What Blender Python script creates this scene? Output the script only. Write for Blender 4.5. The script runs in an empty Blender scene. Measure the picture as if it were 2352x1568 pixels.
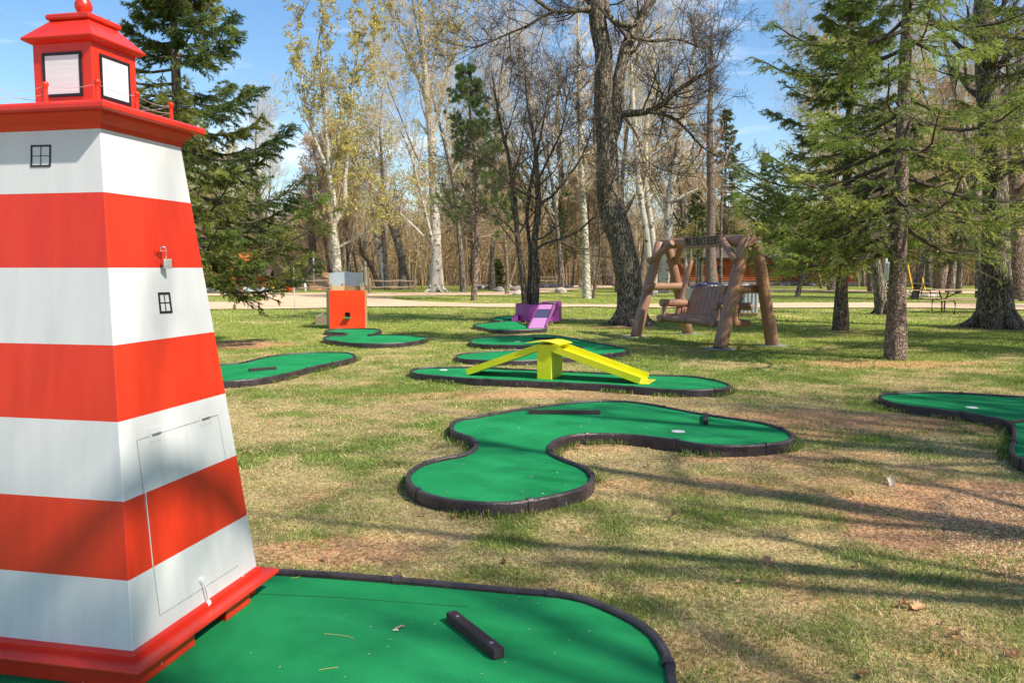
import bpy, bmesh, math, random
import numpy as np
from mathutils import Vector, Matrix
R_=math.radians
random.seed(7)
# ---------------------------------------------------------------- camera, world, sun
SC=bpy.context.scene
F=29/36*2352; PIT=math.atan(169/F); H=1.5; SP,CP=math.sin(PIT),math.cos(PIT)
cd=bpy.data.cameras.new('camera'); cam=bpy.data.objects.new('camera',cd); SC.collection.objects.link(cam)
cd.lens=29; cd.sensor_width=36; cd.clip_start=.05; cd.clip_end=3000
cam.location=(0,0,H); cam.rotation_euler=(math.pi/2-PIT,0,0); SC.camera=cam
SUN_EL=R_(46); SUN_AZ=math.atan2(.85,-.527)      # azimuth from +Y towards +X
sd=Vector((math.sin(SUN_AZ)*math.cos(SUN_EL),math.cos(SUN_AZ)*math.cos(SUN_EL),math.sin(SUN_EL)))
sl=bpy.data.lights.new('sun','SUN'); sl.energy=4.9; sl.angle=R_(.9); sl.color=(1,.925,.79)
so=bpy.data.objects.new('sun',sl); SC.collection.objects.link(so)
so.rotation_euler=sd.to_track_quat('Z','Y').to_euler(); so.location=(20,-20,30)
W=bpy.data.worlds.new('World'); SC.world=W; W.use_nodes=True
nt=W.node_tree; nt.nodes.clear()
def N(t,ty,**k):
    n=t.nodes.new(ty)
    for a,b in k.items(): setattr(n,a,b)
    return n
wo=N(nt,'ShaderNodeOutputWorld'); bg=N(nt,'ShaderNodeBackground'); sky=N(nt,'ShaderNodeTexSky')
sky.sky_type='NISHITA'; sky.sun_disc=False; sky.sun_elevation=SUN_EL; sky.sun_rotation=SUN_AZ
sky.air_density=1.0; sky.dust_density=.6; sky.ozone_density=1.6
tc=N(nt,'ShaderNodeTexCoord'); mp=N(nt,'ShaderNodeMapping'); mp.inputs['Scale'].default_value=(1.3,1.3,7)
mp.inputs['Rotation'].default_value=(0,.22,0)
nz=N(nt,'ShaderNodeTexNoise'); nz.inputs['Scale'].default_value=1.7; nz.inputs['Detail'].default_value=5; nz.inputs['Roughness'].default_value=.55
nz.inputs['Distortion'].default_value=.6
cr=N(nt,'ShaderNodeValToRGB'); cr.color_ramp.elements[0].position=.55; cr.color_ramp.elements[1].position=.76
cr.color_ramp.elements[1].color=(.75,.75,.75,1)
mx=N(nt,'ShaderNodeMixRGB'); mx.inputs[2].default_value=(11,11.5,12,1)
hs=N(nt,'ShaderNodeHueSaturation'); hs.inputs['Saturation'].default_value=1.2; hs.inputs['Value'].default_value=1.25
L=nt.links.new
L(tc.outputs['Generated'],mp.inputs[0]); L(mp.outputs[0],nz.inputs[0]); L(nz.outputs[0],cr.inputs[0])
L(sky.outputs[0],hs.inputs['Color']); L(hs.outputs[0],mx.inputs[1]); L(cr.outputs[0],mx.inputs[0]); L(mx.outputs[0],bg.inputs[0])
bg.inputs[1].default_value=.105; L(bg.outputs[0],wo.inputs[0])
SC.view_settings.view_transform='Standard'; SC.view_settings.look='None'; SC.view_settings.exposure=.56; SC.view_settings.gamma=1
SC.view_settings.use_curve_mapping=False
SC.render.engine='CYCLES'; SC.cycles.max_bounces=6; SC.cycles.diffuse_bounces=3

# ---------------------------------------------------------------- projection helpers (survey of the place)
def ray(u,v):
    x=(u-1176)/F; y=(784-v)/F
    return Vector((x,CP+y*SP,-SP+y*CP))
def unp(u,v,z=0.):
    r=ray(u,v); return Vector((0,0,H))+r*((z-H)/r.z)
def at(u,v,Y):
    r=ray(u,v); return Vector((0,0,H))+r*(Y/r.y)
# ---------------------------------------------------------------- object helpers
COL=SC.collection
def tag(o,label=None,cat=None,group=None,kind=None):
    if label: o['label']=label
    if cat: o['category']=cat
    if group: o['group']=group
    if kind: o['kind']=kind
    return o
def empty(name,loc=(0,0,0),rz=0,**k):
    o=bpy.data.objects.new(name,None); COL.objects.link(o); o.location=loc; o.rotation_euler=(0,0,rz)
    o.empty_display_size=.1
    return tag(o,**k)
def link(name,me,parent=None,world=False):
    o=bpy.data.objects.new(name,me); COL.objects.link(o)
    if parent: 
        o.parent=parent
        if world: o.location=-Vector(parent.location)
    return o
def copy_tree(o,parent=None):
    c=o.copy(); COL.objects.link(c)
    if parent: c.parent=parent
    for ch in [q for q in KIDS(o)]: copy_tree(ch,c)
    return c
def KIDS(o): return [q for q in bpy.data.objects if q.parent==o]
class MB:
    """collects numpy geometry; .build links it as one object"""
    def __init__(s): s.V=[];s.F=[];s.n=0;s.C=[]
    def add(s,V,Fa,m=0,c=None):
        V=np.asarray(V,float).reshape(-1,3); Fa=np.asarray(Fa,int)
        if len(V)==0: return
        s.V.append(V); s.F.append((Fa+s.n,m)); s.n+=len(V)
        if c is not None: s.C.append(np.broadcast_to(np.asarray(c,float),(len(V),3)))
        elif s.C: s.C.append(np.ones((len(V),3))*.5)
    def tubes(s,P,R,k=3,m=0,c=None,cap=False):
        P=np.asarray(P,float); R=np.asarray(R,float)
        if P.ndim==2: P=P[None];R=R[None]
        n,q,_=P.shape
        T=np.gradient(P,axis=1); T/=np.linalg.norm(T,axis=2,keepdims=True)+1e-9
        md=P[:,-1]-P[:,0]; md/=np.linalg.norm(md,axis=1,keepdims=True)+1e-9
        ref=np.where(np.abs(md[:,2:3])>.8,np.array([[1.,0,0]]),np.array([[0,0,1.]]))[:,None,:]
        A=np.cross(T,np.broadcast_to(ref,T.shape)); A/=np.linalg.norm(A,axis=2,keepdims=True)+1e-9
        B=np.cross(T,A)
        a=np.arange(k)*2*math.pi/k
        V=P[:,:,None,:]+R[:,:,None,None]*(np.cos(a)[None,None,:,None]*A[:,:,None,:]+np.sin(a)[None,None,:,None]*B[:,:,None,:])
        V=V.reshape(-1,3)
        i=np.arange(n)[:,None,None]*q*k; j=np.arange(q-1)[None,:,None]*k; l=np.arange(k)[None,None,:]; l2=(l+1)%k
        Fa=np.stack([i+j+l,i+j+l2,i+j+k+l2,i+j+k+l],-1).reshape(-1,4)
        if c is not None and np.ndim(c)>1: c=np.repeat(c,q*k,axis=0)
        s.add(V,Fa,m,c)
        if cap:
            for e in range(n):
                b=s.n-len(V)+e*q*k
                s.F.append((np.array([[b+x for x in range(k)][::-1]]),m)); s.F.append((np.array([[b+(q-1)*k+x for x in range(k)]]),m))
    def box(s,c,d,ax=None,m=0,col=None):
        """centre, full dims, optional 3 axis vectors"""
        c=Vector(c); ax=ax or (Vector((1,0,0)),Vector((0,1,0)),Vector((0,0,1)))
        V=[c+ax[0]*(d[0]/2*i)+ax[1]*(d[1]/2*j)+ax[2]*(d[2]/2*k) for i in(-1,1) for j in(-1,1) for k in(-1,1)]
        s.add([tuple(v) for v in V],[[0,1,3,2],[4,6,7,5],[0,4,5,1],[2,3,7,6],[0,2,6,4],[1,5,7,3]],m,col)
    def prism(s,pts,z0,z1,m=0):
        n=len(pts); V=[(p[0],p[1],z0) for p in pts]+[(p[0],p[1],z1) for p in pts]
        s.add(V,[[i,(i+1)%n,n+(i+1)%n,n+i] for i in range(n)],m)
        b=s.n-2*n
        s.F.append((np.array([[b+i for i in range(n)][::-1]]),m)); s.F.append((np.array([[b+n+i for i in range(n)]]),m))
    def lathe(s,prof,c=(0,0,0),k=20,m=0):
        V=[];
        for r,z in prof:
            for i in range(k):
                a=2*math.pi*i/k; V.append((c[0]+r*math.cos(a),c[1]+r*math.sin(a),c[2]+z))
        q=len(prof)
        s.add(V,[[j*k+i,j*k+(i+1)%k,(j+1)*k+(i+1)%k,(j+1)*k+i] for j in range(q-1) for i in range(k)],m)
    def mesh(s,name,mats,smooth=False):
        me=bpy.data.meshes.new(name); V=np.concatenate(s.V) if s.V else np.zeros((0,3))
        me.vertices.add(len(V)); me.vertices.foreach_set('co',V.astype('f').ravel())
        tot=np.concatenate([np.full(len(f),f.shape[1]) for f,_ in s.F]); lv=np.concatenate([f.ravel() for f,_ in s.F])
        mi=np.concatenate([np.full(len(f),m) for f,m in s.F])
        me.loops.add(len(lv)); me.loops.foreach_set('vertex_index',lv.astype('i'))
        me.polygons.add(len(tot)); me.polygons.foreach_set('loop_start',(np.cumsum(tot)-tot).astype('i'))
        me.polygons.foreach_set('material_index',mi.astype('i'))
        me.polygons.foreach_set('use_smooth',np.full(len(tot),bool(smooth)))
        for m in (mats if isinstance(mats,(list,tuple)) else [mats]): me.materials.append(m)
        if s.C:
            ca=me.color_attributes.new('col','FLOAT_COLOR','POINT')
            C=np.concatenate(s.C); C=np.concatenate([C,np.ones((len(C),1))],1); ca.data.foreach_set('color',C.astype('f').ravel())
        me.update(calc_edges=True); me.validate()
        return me
    def build(s,name,mats,parent=None,smooth=False,world=False,bevel=0,label=None):
        o=link(name,s.mesh(name,mats,smooth),parent,world)
        if bevel:
            b=o.modifiers.new('bevel','BEVEL'); b.width=bevel; b.segments=2; b.limit_method='ANGLE'; b.angle_limit=R_(40)
            b.harden_normals=False
        if label: o['label']=label
        return o
# ---------------------------------------------------------------- materials
def mat(name,c1,c2=None,scale=8,rough=.6,bump=0,bscale=40,stretch=(1,1,1),spec=.4,metal=0,detail=6,lo=.35,hi=.65,attr=False,trans=0,obj_var=0,dist=.0,spots=None):
    m=bpy.data.materials.new(name); m.use_nodes=True; t=m.node_tree; b=t.nodes['Principled BSDF']
    b.inputs['Roughness'].default_value=rough; b.inputs['Metallic'].default_value=metal; b.inputs['Specular IOR Level'].default_value=spec
    b.inputs['Base Color'].default_value=(*c1,1)
    tc=N(t,'ShaderNodeTexCoord'); mp=N(t,'ShaderNodeMapping'); mp.inputs['Scale'].default_value=stretch; t.links.new(tc.outputs['Object'],mp.inputs[0])
    src=None
    if attr:
        a=N(t,'ShaderNodeAttribute'); a.attribute_name='col'; src=a.outputs['Color']
    if c2 or attr:
        nz=N(t,'ShaderNodeTexNoise'); nz.inputs['Scale'].default_value=scale; nz.inputs['Detail'].default_value=detail; nz.inputs['Roughness'].default_value=.6
        nz.inputs['Distortion'].default_value=dist
        t.links.new(mp.outputs[0],nz.inputs[0])
        r=N(t,'ShaderNodeValToRGB'); r.color_ramp.elements[0].position=lo; r.color_ramp.elements[1].position=hi
        t.links.new(nz.outputs[0],r.inputs[0])
        if attr:
            r.color_ramp.elements[0].color=(.72,.72,.72,1); r.color_ramp.elements[1].color=(1.25,1.25,1.25,1)
            q=N(t,'ShaderNodeMixRGB'); q.blend_type='MULTIPLY'; q.inputs[0].default_value=1; t.links.new(src,q.inputs[1]); t.links.new(r.outputs[0],q.inputs[2]); src=q.outputs[0]
        else:
            r.color_ramp.elements[0].color=(*c1,1); r.color_ramp.elements[1].color=(*c2,1); src=r.outputs[0]
    if spots:
        v=N(t,'ShaderNodeTexNoise'); v.inputs['Scale'].default_value=spots[0]; v.inputs['Detail'].default_value=4; t.links.new(mp.outputs[0],v.inputs[0])
        r=N(t,'ShaderNodeValToRGB'); r.color_ramp.elements[0].position=spots[1]; r.color_ramp.elements[1].position=spots[1]+.03
        t.links.new(v.outputs[0],r.inputs[0]); q=N(t,'ShaderNodeMixRGB'); t.links.new(r.outputs[0],q.inputs[0]); q.inputs[2].default_value=(*spots[2],1)
        if src: t.links.new(src,q.inputs[1])
        else: q.inputs[1].default_value=(*c1,1)
        src=q.outputs[0]
    if obj_var:
        oi=N(t,'ShaderNodeObjectInfo'); h=N(t,'ShaderNodeHueSaturation'); mr=N(t,'ShaderNodeMapRange'); mr.inputs[3].default_value=1-obj_var; mr.inputs[4].default_value=1+obj_var
        t.links.new(oi.outputs['Random'],mr.inputs[0]); t.links.new(mr.outputs[0],h.inputs['Value'])
        if src: t.links.new(src,h.inputs['Color'])
        else: h.inputs['Color'].default_value=(*c1,1)
        src=h.outputs[0]
    if src: t.links.new(src,b.inputs['Base Color'])
    if bump:
        n2=N(t,'ShaderNodeTexNoise'); n2.inputs['Scale'].default_value=bscale; n2.inputs['Detail'].default_value=5; t.links.new(mp.outputs[0],n2.inputs[0])
        bp=N(t,'ShaderNodeBump'); bp.inputs['Strength'].default_value=bump; bp.inputs['Distance'].default_value=.02
        t.links.new(n2.outputs[0],bp.inputs['Height']); t.links.new(bp.outputs[0],b.inputs['Normal'])
    if trans:
        tr=N(t,'ShaderNodeBsdfTranslucent'); ms=N(t,'ShaderNodeMixShader'); ms.inputs[0].default_value=trans
        if src: t.links.new(src,tr.inputs[0])
        else: tr.inputs[0].default_value=(*c1,1)
        t.links.new(b.outputs[0],ms.inputs[1]); t.links.new(tr.outputs[0],ms.inputs[2]); t.links.new(ms.outputs[0],t.nodes['Material Output'].inputs[0])
    return m
M={}
RED=(.63,.030,.009)
M['red']=mat('red_paint',RED,(.70,.038,.012),1.5,.38,bump=.02,bscale=14,stretch=(14,14,1),spec=.45,spots=(9,.705,(.50,.03,.02)))
M['redtrim']=mat('red_trim_paint',(.60,.024,.010),(.70,.034,.014),5,.34,bump=.2,bscale=20,spec=.5,spots=(12,.72,(.75,.45,.38)))
M['white']=mat('white_paint',(.60,.60,.60),(.655,.655,.65),1.2,.42,bump=.012,bscale=14,stretch=(14,14,1),spec=.4,spots=(16,.73,(.6,.6,.6)))
M['glasswhite']=mat('white_panel',(.72,.72,.74),(.80,.80,.80),6,.35,bump=.05,bscale=10,stretch=(1,1,14))
M['black']=mat('black_paint',(.012,.010,.014),(.025,.02,.025),30,.5)
M['steel']=mat('steel',(.45,.43,.42),(.6,.58,.56),60,.3,metal=.9)
M['chrome']=mat('chrome',(.7,.7,.7),None,rough=.15,metal=1)
M['wire']=mat('white_wire',(.7,.7,.68),None,rough=.4,metal=.3)
M['seam']=mat('seam_dark',(.10,.09,.09),(.3,.3,.3),30,.8)
M['carpet']=mat('green_carpet',(.007,.19,.056),(.020,.30,.102),1.6,.93,bump=.5,bscale=220,spec=.12,lo=.3,hi=.7,spots=(60,.74,(.05,.28,.13)))
M['edge']=mat('edging_plastic',(.022,.015,.018),(.060,.044,.050),9,.42,bump=.3,bscale=60,spec=.5,spots=(14,.70,(.12,.10,.10)))
M['lumber']=mat('recycled_lumber',(.022,.011,.014),(.045,.022,.026),30,.5,bump=.5,bscale=60,stretch=(1,8,8),spec=.5)
M['cup']=mat('cup_white',(.8,.8,.78),None,rough=.4)
M['yellow']=mat('yellow_paint',(.70,.66,.012),(.78,.73,.02),4,.3,bump=.06,bscale=20,spec=.5,spots=(14,.74,(.45,.42,.03)))
M['orange']=mat('orange_paint',(.86,.045,.008),(.90,.065,.012),3,.4,bump=.06,spec=.4,spots=(10,.73,(.6,.05,.02)))
M['purple']=mat('purple_paint',(.30,.045,.28),(.38,.065,.34),4,.35,bump=.1,spec=.5)
M['purpleramp']=mat('lilac_paint',(.42,.17,.40),(.50,.24,.48),40,.6,bump=.3)
M['darkmat']=mat('dark_mat',(.03,.03,.09),(.06,.06,.13),80,.9,bump=.5)
M['greymetal']=mat('grey_sheet_metal',(.36,.42,.50),(.46,.50,.56),4,.35,metal=.35)
M['plywood']=mat('plywood',(.35,.22,.10),(.50,.35,.18),5,.7,stretch=(1,1,9),bump=.2)
M['wood']=mat('pale_wood',(.34,.24,.13),(.48,.36,.21),6,.75,stretch=(12,12,1),bump=.3)
M['log']=mat('swing_log',(.24,.125,.075),(.36,.20,.125),3,.42,bump=.35,bscale=7,stretch=(6,6,.8),spec=.4,lo=.3,hi=.7,spots=(3,.69,(.10,.05,.03)))
M['slat']=mat('swing_slat',(.27,.155,.108),(.34,.20,.145),8,.5,bump=.2,bscale=20)
M['logend']=mat('log_end',(.17,.085,.055),(.24,.13,.08),20,.6)
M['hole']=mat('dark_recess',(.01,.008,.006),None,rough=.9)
M['carved']=mat('carved_sign_wood',(.25,.155,.10),(.34,.22,.145),30,.6,stretch=(1,1,1),bump=.4)
M['letters']=mat('burnt_letters',(.06,.036,.024),None,rough=.7)
M['weather']=mat('weathered_wood',(.20,.145,.10),(.32,.25,.18),10,.8,bump=.4,stretch=(1,1,8))
M['table']=mat('table_wood',(.40,.29,.16),(.52,.41,.25),14,.7,bump=.2)
M['rust']=mat('rusty_frame',(.06,.025,.018),(.12,.05,.03),20,.5,metal=.3)
M['cabin']=mat('cabin_logs',(.42,.105,.030),(.56,.165,.05),2.5,.6,bump=.2,spots=(2.2,.66,(.28,.07,.025)))
M['roof']=mat('roof_shingle',(.07,.05,.04),(.12,.09,.07),6,.9,bump=.4)
M['stone']=mat('stone',(.30,.25,.21),(.48,.42,.36),6,.85,bump=.6,bscale=8,obj_var=.25)
M['pane']=mat('window_pane',(.02,.025,.03),None,rough=.1,spec=.8)
M['bin']=mat('corrugated_bin',(.33,.37,.40),(.45,.48,.5),5,.45,metal=.4)
M['tarp']=mat('black_tarp',(.012,.014,.022),(.03,.032,.045),6,.28,bump=.6,bscale=9,spec=.6)
M['greytarp']=mat('grey_tarp',(.30,.34,.38),(.42,.45,.48),6,.5,bump=.6,bscale=9)
M['mound']=mat('orange_sand',(.46,.235,.11),(.58,.32,.16),3,.95,bump=.8,bscale=6)
M['leaf']=mat('dry_oak_leaf',(.40,.19,.09),(.55,.31,.17),30,.7,trans=.2,obj_var=.35)
M['paleleaf']=mat('pale_oak_leaf',(.74,.60,.46),(.80,.68,.55),30,.7,trans=.2)
M['needle']=mat('dry_needle',(.55,.42,.12),None,rough=.6)
M['gravel']=mat('gravel',(.42,.30,.20),(.62,.47,.34),2,.9,attr=False,obj_var=0)
M['whitepole']=mat('white_pole',(.7,.7,.68),None,rough=.4)
M['greenpole']=mat('green_pole',(.10,.22,.16),None,rough=.5)
M['yellowguard']=mat('yellow_guard',(.70,.42,.03),None,rough=.5)
M['transf']=mat('utility_can',(.42,.5,.47),(.5,.56,.53),5,.4)
M['slate']=mat('slate_pad',(.18,.19,.21),(.28,.29,.31),10,.8,bump=.3)
def bark(name,c1,c2,sc=6,bump=1.,stretch=(1,1,.22),extra=None,dist=.05):
    m=bpy.data.materials.new(name); m.use_nodes=True; t=m.node_tree; b=t.nodes['Principled BSDF']; b.inputs['Roughness'].default_value=.9; b.inputs['Specular IOR Level'].default_value=.15
    tc=N(t,'ShaderNodeTexCoord'); mp=N(t,'ShaderNodeMapping'); mp.inputs['Scale'].default_value=stretch; t.links.new(tc.outputs['Object'],mp.inputs[0])
    n0=N(t,'ShaderNodeTexNoise'); n0.inputs['Scale'].default_value=sc*.8; n0.inputs['Detail'].default_value=3; t.links.new(mp.outputs[0],n0.inputs[0])
    mx=N(t,'ShaderNodeMixRGB'); mx.blend_type='ADD'; mx.inputs[0].default_value=.12+dist*.5; t.links.new(mp.outputs[0],mx.inputs[1]); t.links.new(n0.outputs['Color'],mx.inputs[2])
    v=N(t,'ShaderNodeTexVoronoi'); v.feature='DISTANCE_TO_EDGE'; v.inputs['Scale'].default_value=sc; t.links.new(mx.outputs[0],v.inputs[0])
    r=N(t,'ShaderNodeValToRGB'); r.color_ramp.elements[0].position=0; r.color_ramp.elements[1].position=.22; t.links.new(v.outputs['Distance'],r.inputs[0])
    n1=N(t,'ShaderNodeTexNoise'); n1.inputs['Scale'].default_value=sc*3; n1.inputs['Detail'].default_value=6; t.links.new(mp.outputs[0],n1.inputs[0])
    ml=N(t,'ShaderNodeMath'); ml.operation='MULTIPLY'; t.links.new(r.outputs[0],ml.inputs[0]); t.links.new(n1.outputs[0],ml.inputs[1])
    cr=N(t,'ShaderNodeValToRGB'); cr.color_ramp.elements[0].color=(*c1,1); cr.color_ramp.elements[1].color=(*c2,1); cr.color_ramp.elements[0].position=.05; cr.color_ramp.elements[1].position=.55
    t.links.new(ml.outputs[0],cr.inputs[0]); src=cr.outputs[0]
    if extra:
        n3=N(t,'ShaderNodeTexNoise'); n3.inputs['Scale'].default_value=extra[0]; n3.inputs['Detail'].default_value=5; t.links.new(tc.outputs['Object'],n3.inputs[0])
        r3=N(t,'ShaderNodeValToRGB'); r3.color_ramp.elements[0].position=extra[1]; r3.color_ramp.elements[1].position=extra[1]+.08; t.links.new(n3.outputs[0],r3.inputs[0])
        q=N(t,'ShaderNodeMixRGB'); t.links.new(r3.outputs[0],q.inputs[0]); t.links.new(src,q.inputs[1]); q.inputs[2].default_value=(*extra[2],1); src=q.outputs[0]
    t.links.new(src,b.inputs['Base Color'])
    bp=N(t,'ShaderNodeBump'); bp.inputs['Strength'].default_value=bump; bp.inputs['Distance'].default_value=.04; t.links.new(ml.outputs[0],bp.inputs['Height']); t.links.new(bp.outputs[0],b.inputs['Normal'])
    return m
M['oakbark']=bark('oak_bark',(.03,.023,.017),(.42,.35,.26),17,1.,(1,1,.22),(2.2,.62,(.17,.18,.11)),.25)
M['darkbark']=bark('dark_bark',(.05,.038,.028),(.30,.235,.17),18,.8,(1,1,.3),(3,.62,(.09,.08,.06)))
M['greybark']=bark('grey_bark',(.07,.055,.045),(.30,.25,.20),12,.8,(1,1,.25),(2,.6,(.34,.31,.26)))
M['sprucebark']=bark('spruce_bark',(.10,.07,.055),(.34,.26,.21),16,.6,(1,1,.7),(4,.64,(.14,.13,.07)))
M['pinebark']=bark('pine_bark',(.10,.06,.045),(.36,.26,.20),12,.8,(1,1,.35))
M['birchbark']=bark('birch_bark',(.42,.37,.30),(.66,.61,.53),9,.6,(.5,.5,2.5),(4,.56,(.12,.10,.08)))
M['aspenbark']=bark('aspen_bark',(.30,.27,.20),(.60,.56,.46),6,.5,(.7,.7,1),(5,.60,(.12,.10,.07)))
M['twig']=mat('twig_brown',(.24,.175,.12),(.36,.27,.19),3,.9,obj_var=.3)
M['twiglight']=mat('twig_tan',(.42,.33,.22),(.56,.46,.33),3,.9,obj_var=.25)
M['twigdark']=mat('twig_dark',(.055,.041,.03),(.11,.083,.06),3,.9)
M['spruce']=mat('spruce_needles',(.06,.1,.03),scale=1.2,rough=.6,attr=True,trans=.45,spec=.25)
M['pine']=mat('pine_needles',(.06,.1,.03),scale=1.2,rough=.6,attr=True,trans=.25,spec=.25)
M['bud']=mat('spring_buds',(.3,.24,.06),scale=1.5,rough=.8,attr=True,trans=.3,spec=.1)
M['grassblade']=mat('grass_blades',(.2,.2,.1),scale=3,rough=.75,attr=True,trans=.3,spec=.12)
M['thicket']=mat('thicket_twigs',(.12,.09,.06),scale=.6,rough=.95,attr=True,spec=.05)

# ---------------------------------------------------------------- noise
def vn(x,y,s,seed=0):
    x=np.asarray(x)/s; y=np.asarray(y)/s
    xi=np.floor(x).astype(int); yi=np.floor(y).astype(int); fx=x-xi; fy=y-yi; fx=fx*fx*(3-2*fx); fy=fy*fy*(3-2*fy)
    def h(a,b):
        n=(a*374761393+b*668265263+seed*974634777)&0xffffffff; n=((n^(n>>13))*1274126177)&0xffffffff
        return ((n^(n>>16))&0xffff)/65535.
    return (h(xi,yi)*(1-fx)+h(xi+1,yi)*fx)*(1-fy)+(h(xi,yi+1)*(1-fx)+h(xi+1,yi+1)*fx)*fy
def fbm(x,y,s,seed=0,o=4):
    t=0;a=.5
    for i in range(o): t=t+a*vn(x,y,s/2**i,seed+i*17); a*=.5
    return t/(1-.5**o)
def sstep(a,b,x): t=np.clip((x-a)/(b-a),0,1); return t*t*(3-2*t)
DIRT=[]  # x,y,rx,ry,strength, rotation
def blob(u,v,rx,ry,s): p=unp(u,v); DIRT.append((p.x,p.y,rx,ry,s))
for a in [(1930,965,1.7,.8,.9),(1830,985,1.0,.5,.8),(1640,1110,1.2,.35,.65),(1980,1075,1.3,.3,.45),(740,1262,.75,.30,.9),(900,1235,.5,.22,.4),(1160,906,2.2,.30,.75),
          (1900,1040,.7,.22,.6),(560,790,1.3,1.0,1.3),(2300,1230,.85,.85,1.2),(2420,1200,1.6,1.2,1.5),(1440,750,1.3,.7,1.1),(2280,755,1.7,.8,.8),(2050,835,1.9,.7,.8),(1940,765,1.0,.5,.6),
          (1700,1500,.6,.3,.5),(2230,1480,.5,.25,.45),(1100,1225,.7,.15,.35),(660,1330,1.2,.12,.6),(1250,1345,1.6,.10,.5),(1780,1050,1.1,.16,.8),(1560,800,1.4,.9,.5)]: blob(*a)
def dirt(x,y):
    d=np.zeros(np.shape(x))
    wob=fbm(x,y,.35,5)-.5
    for (a,b,rx,ry,s) in DIRT:
        q=np.sqrt(((x-a)/rx)**2+((y-b)/ry)**2)+wob*.9
        d=np.maximum(d,s*sstep(1.1,.45,q))
    n=fbm(x,y,.9,9)
    d=np.maximum(d,.6*sstep(.60,.74,n)*sstep(14,7,y))
    return np.clip(d,0,1)
def green(x,y):
    """0 straw .. 1 lush"""
    n=fbm(x,y,1.1,21)*.55+fbm(x,y,.3,33)*.45
    far=sstep(9,19,y+.12*x)
    n=n+far*.20-.03+.08*sstep(6,3,y)*sstep(.5,2,x)
    return sstep(.33,.68,n)
STRAW=np.array([.56,.415,.215]); GRN=np.array([.125,.20,.035]); LUSH=np.array([.215,.265,.055]); DRT=np.array([.60,.34,.18]); MULCH=np.array([.33,.19,.115])
def ground_col(x,y):
    g=green(x,y)[...,None]; d=dirt(x,y)[...,None]; far=sstep(10,20,y)[...,None]
    c=STRAW*np.array([.92,.98,.95])*(.80+.25*far)*(1-g)+(GRN*1.05*(1-far)+LUSH*1.1*far)*g
    dm=DRT*(1-sstep(.4,.7,fbm(x,y,.5,44))[...,None])+MULCH*sstep(.4,.7,fbm(x,y,.5,44))[...,None]
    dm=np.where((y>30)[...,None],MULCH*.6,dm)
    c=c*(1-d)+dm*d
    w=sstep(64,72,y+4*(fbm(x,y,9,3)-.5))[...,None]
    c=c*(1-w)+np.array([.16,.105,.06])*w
    return c
# ---------------------------------------------------------------- ground
def spacing(a,b,d0,gr):
    xs=[a];d=d0
    while xs[-1]<b: xs.append(xs[-1]+d); d*=gr
    return np.array(xs)
xp=spacing(0,6,.07,1.0); xp=np.concatenate([xp,spacing(xp[-1]+.1,700,.12,1.07)])
xs=np.concatenate([-xp[:0:-1],xp]); ys=np.concatenate([-spacing(0,120,.4,1.15)[:0:-1],spacing(0,13,.07,1.0)]); ys=np.concatenate([ys,spacing(ys[-1]+.1,900,.12,1.035)])
X,Y=np.meshgrid(xs,ys); 
def gz(x,y): return (fbm(x,y,1.4,61)-.5)*.03+(fbm(x,y,.22,71,2)-.5)*.014*sstep(25,8,y)-.012
Z=gz(X,Y)*sstep(80,30,np.hypot(X,Y))
g=MB(); nx,ny=len(xs),len(ys); i=np.arange(ny-1)[:,None]*nx+np.arange(nx-1)[None,:]
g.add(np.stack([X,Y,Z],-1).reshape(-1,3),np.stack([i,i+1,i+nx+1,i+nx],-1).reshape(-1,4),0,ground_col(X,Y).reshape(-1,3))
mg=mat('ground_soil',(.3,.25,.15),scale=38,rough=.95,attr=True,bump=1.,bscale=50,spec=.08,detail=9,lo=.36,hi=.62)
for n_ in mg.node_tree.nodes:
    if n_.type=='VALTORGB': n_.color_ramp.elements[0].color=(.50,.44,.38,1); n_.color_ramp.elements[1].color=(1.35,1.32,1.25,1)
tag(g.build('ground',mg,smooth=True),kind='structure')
# roads: pale sandy gravel tracks
def smooth_closed(P,closed=True,step=.1):
    P=[Vector(p) for p in P]; n=len(P); out=[]
    rg=range(n) if closed else range(n-1)
    for i in rg:
        a,b,c,d=(P[(i-1)%n],P[i],P[(i+1)%n],P[(i+2)%n]) if closed else (P[max(i-1,0)],P[i],P[i+1],P[min(i+2,n-1)])
        m=max(1,int((c-b).length/step))
        for k in range(m):
            t=k/m; out.append(.5*((2*b)+(c-a)*t+(2*a-5*b+4*c-d)*t*t+(3*b-a-3*c+d)*t**3))
    if not closed: out.append(P[-1])
    return out
def pip(x,y,poly):
    ins=np.zeros(x.shape,bool); n=len(poly)
    for i in range(n):
        x1,y1=poly[i][0],poly[i][1]; x2,y2=poly[(i+1)%n][0],poly[(i+1)%n][1]
        c=((y1>y)!=(y2>y)); ins^=c&(x<(x2-x1)*(y-y1)/((y2-y1) if y2!=y1 else 1e-9)+x1)
    return ins
def flat_poly(name,pts,z,m,parent=None,skirt=0,world=False):
    bm=bmesh.new(); vs=[bm.verts.new((p[0],p[1],z)) for p in pts]; es=[bm.edges.new((vs[i],vs[(i+1)%len(vs)])) for i in range(len(vs))]
    bmesh.ops.triangle_fill(bm,use_beauty=True,edges=es)
    for f in bm.faces:
        if f.normal.z<0: f.normal_flip()
    if skirt:
        lo=[bm.verts.new((p[0],p[1],z-skirt)) for p in pts]
        for i in range(len(vs)):
            j=(i+1)%len(vs); bm.faces.new((vs[i],lo[i],lo[j],vs[j]))
    me=bpy.data.meshes.new(name); bm.to_mesh(me); bm.free(); me.materials.append(m)
    return link(name,me,parent,world)
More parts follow.
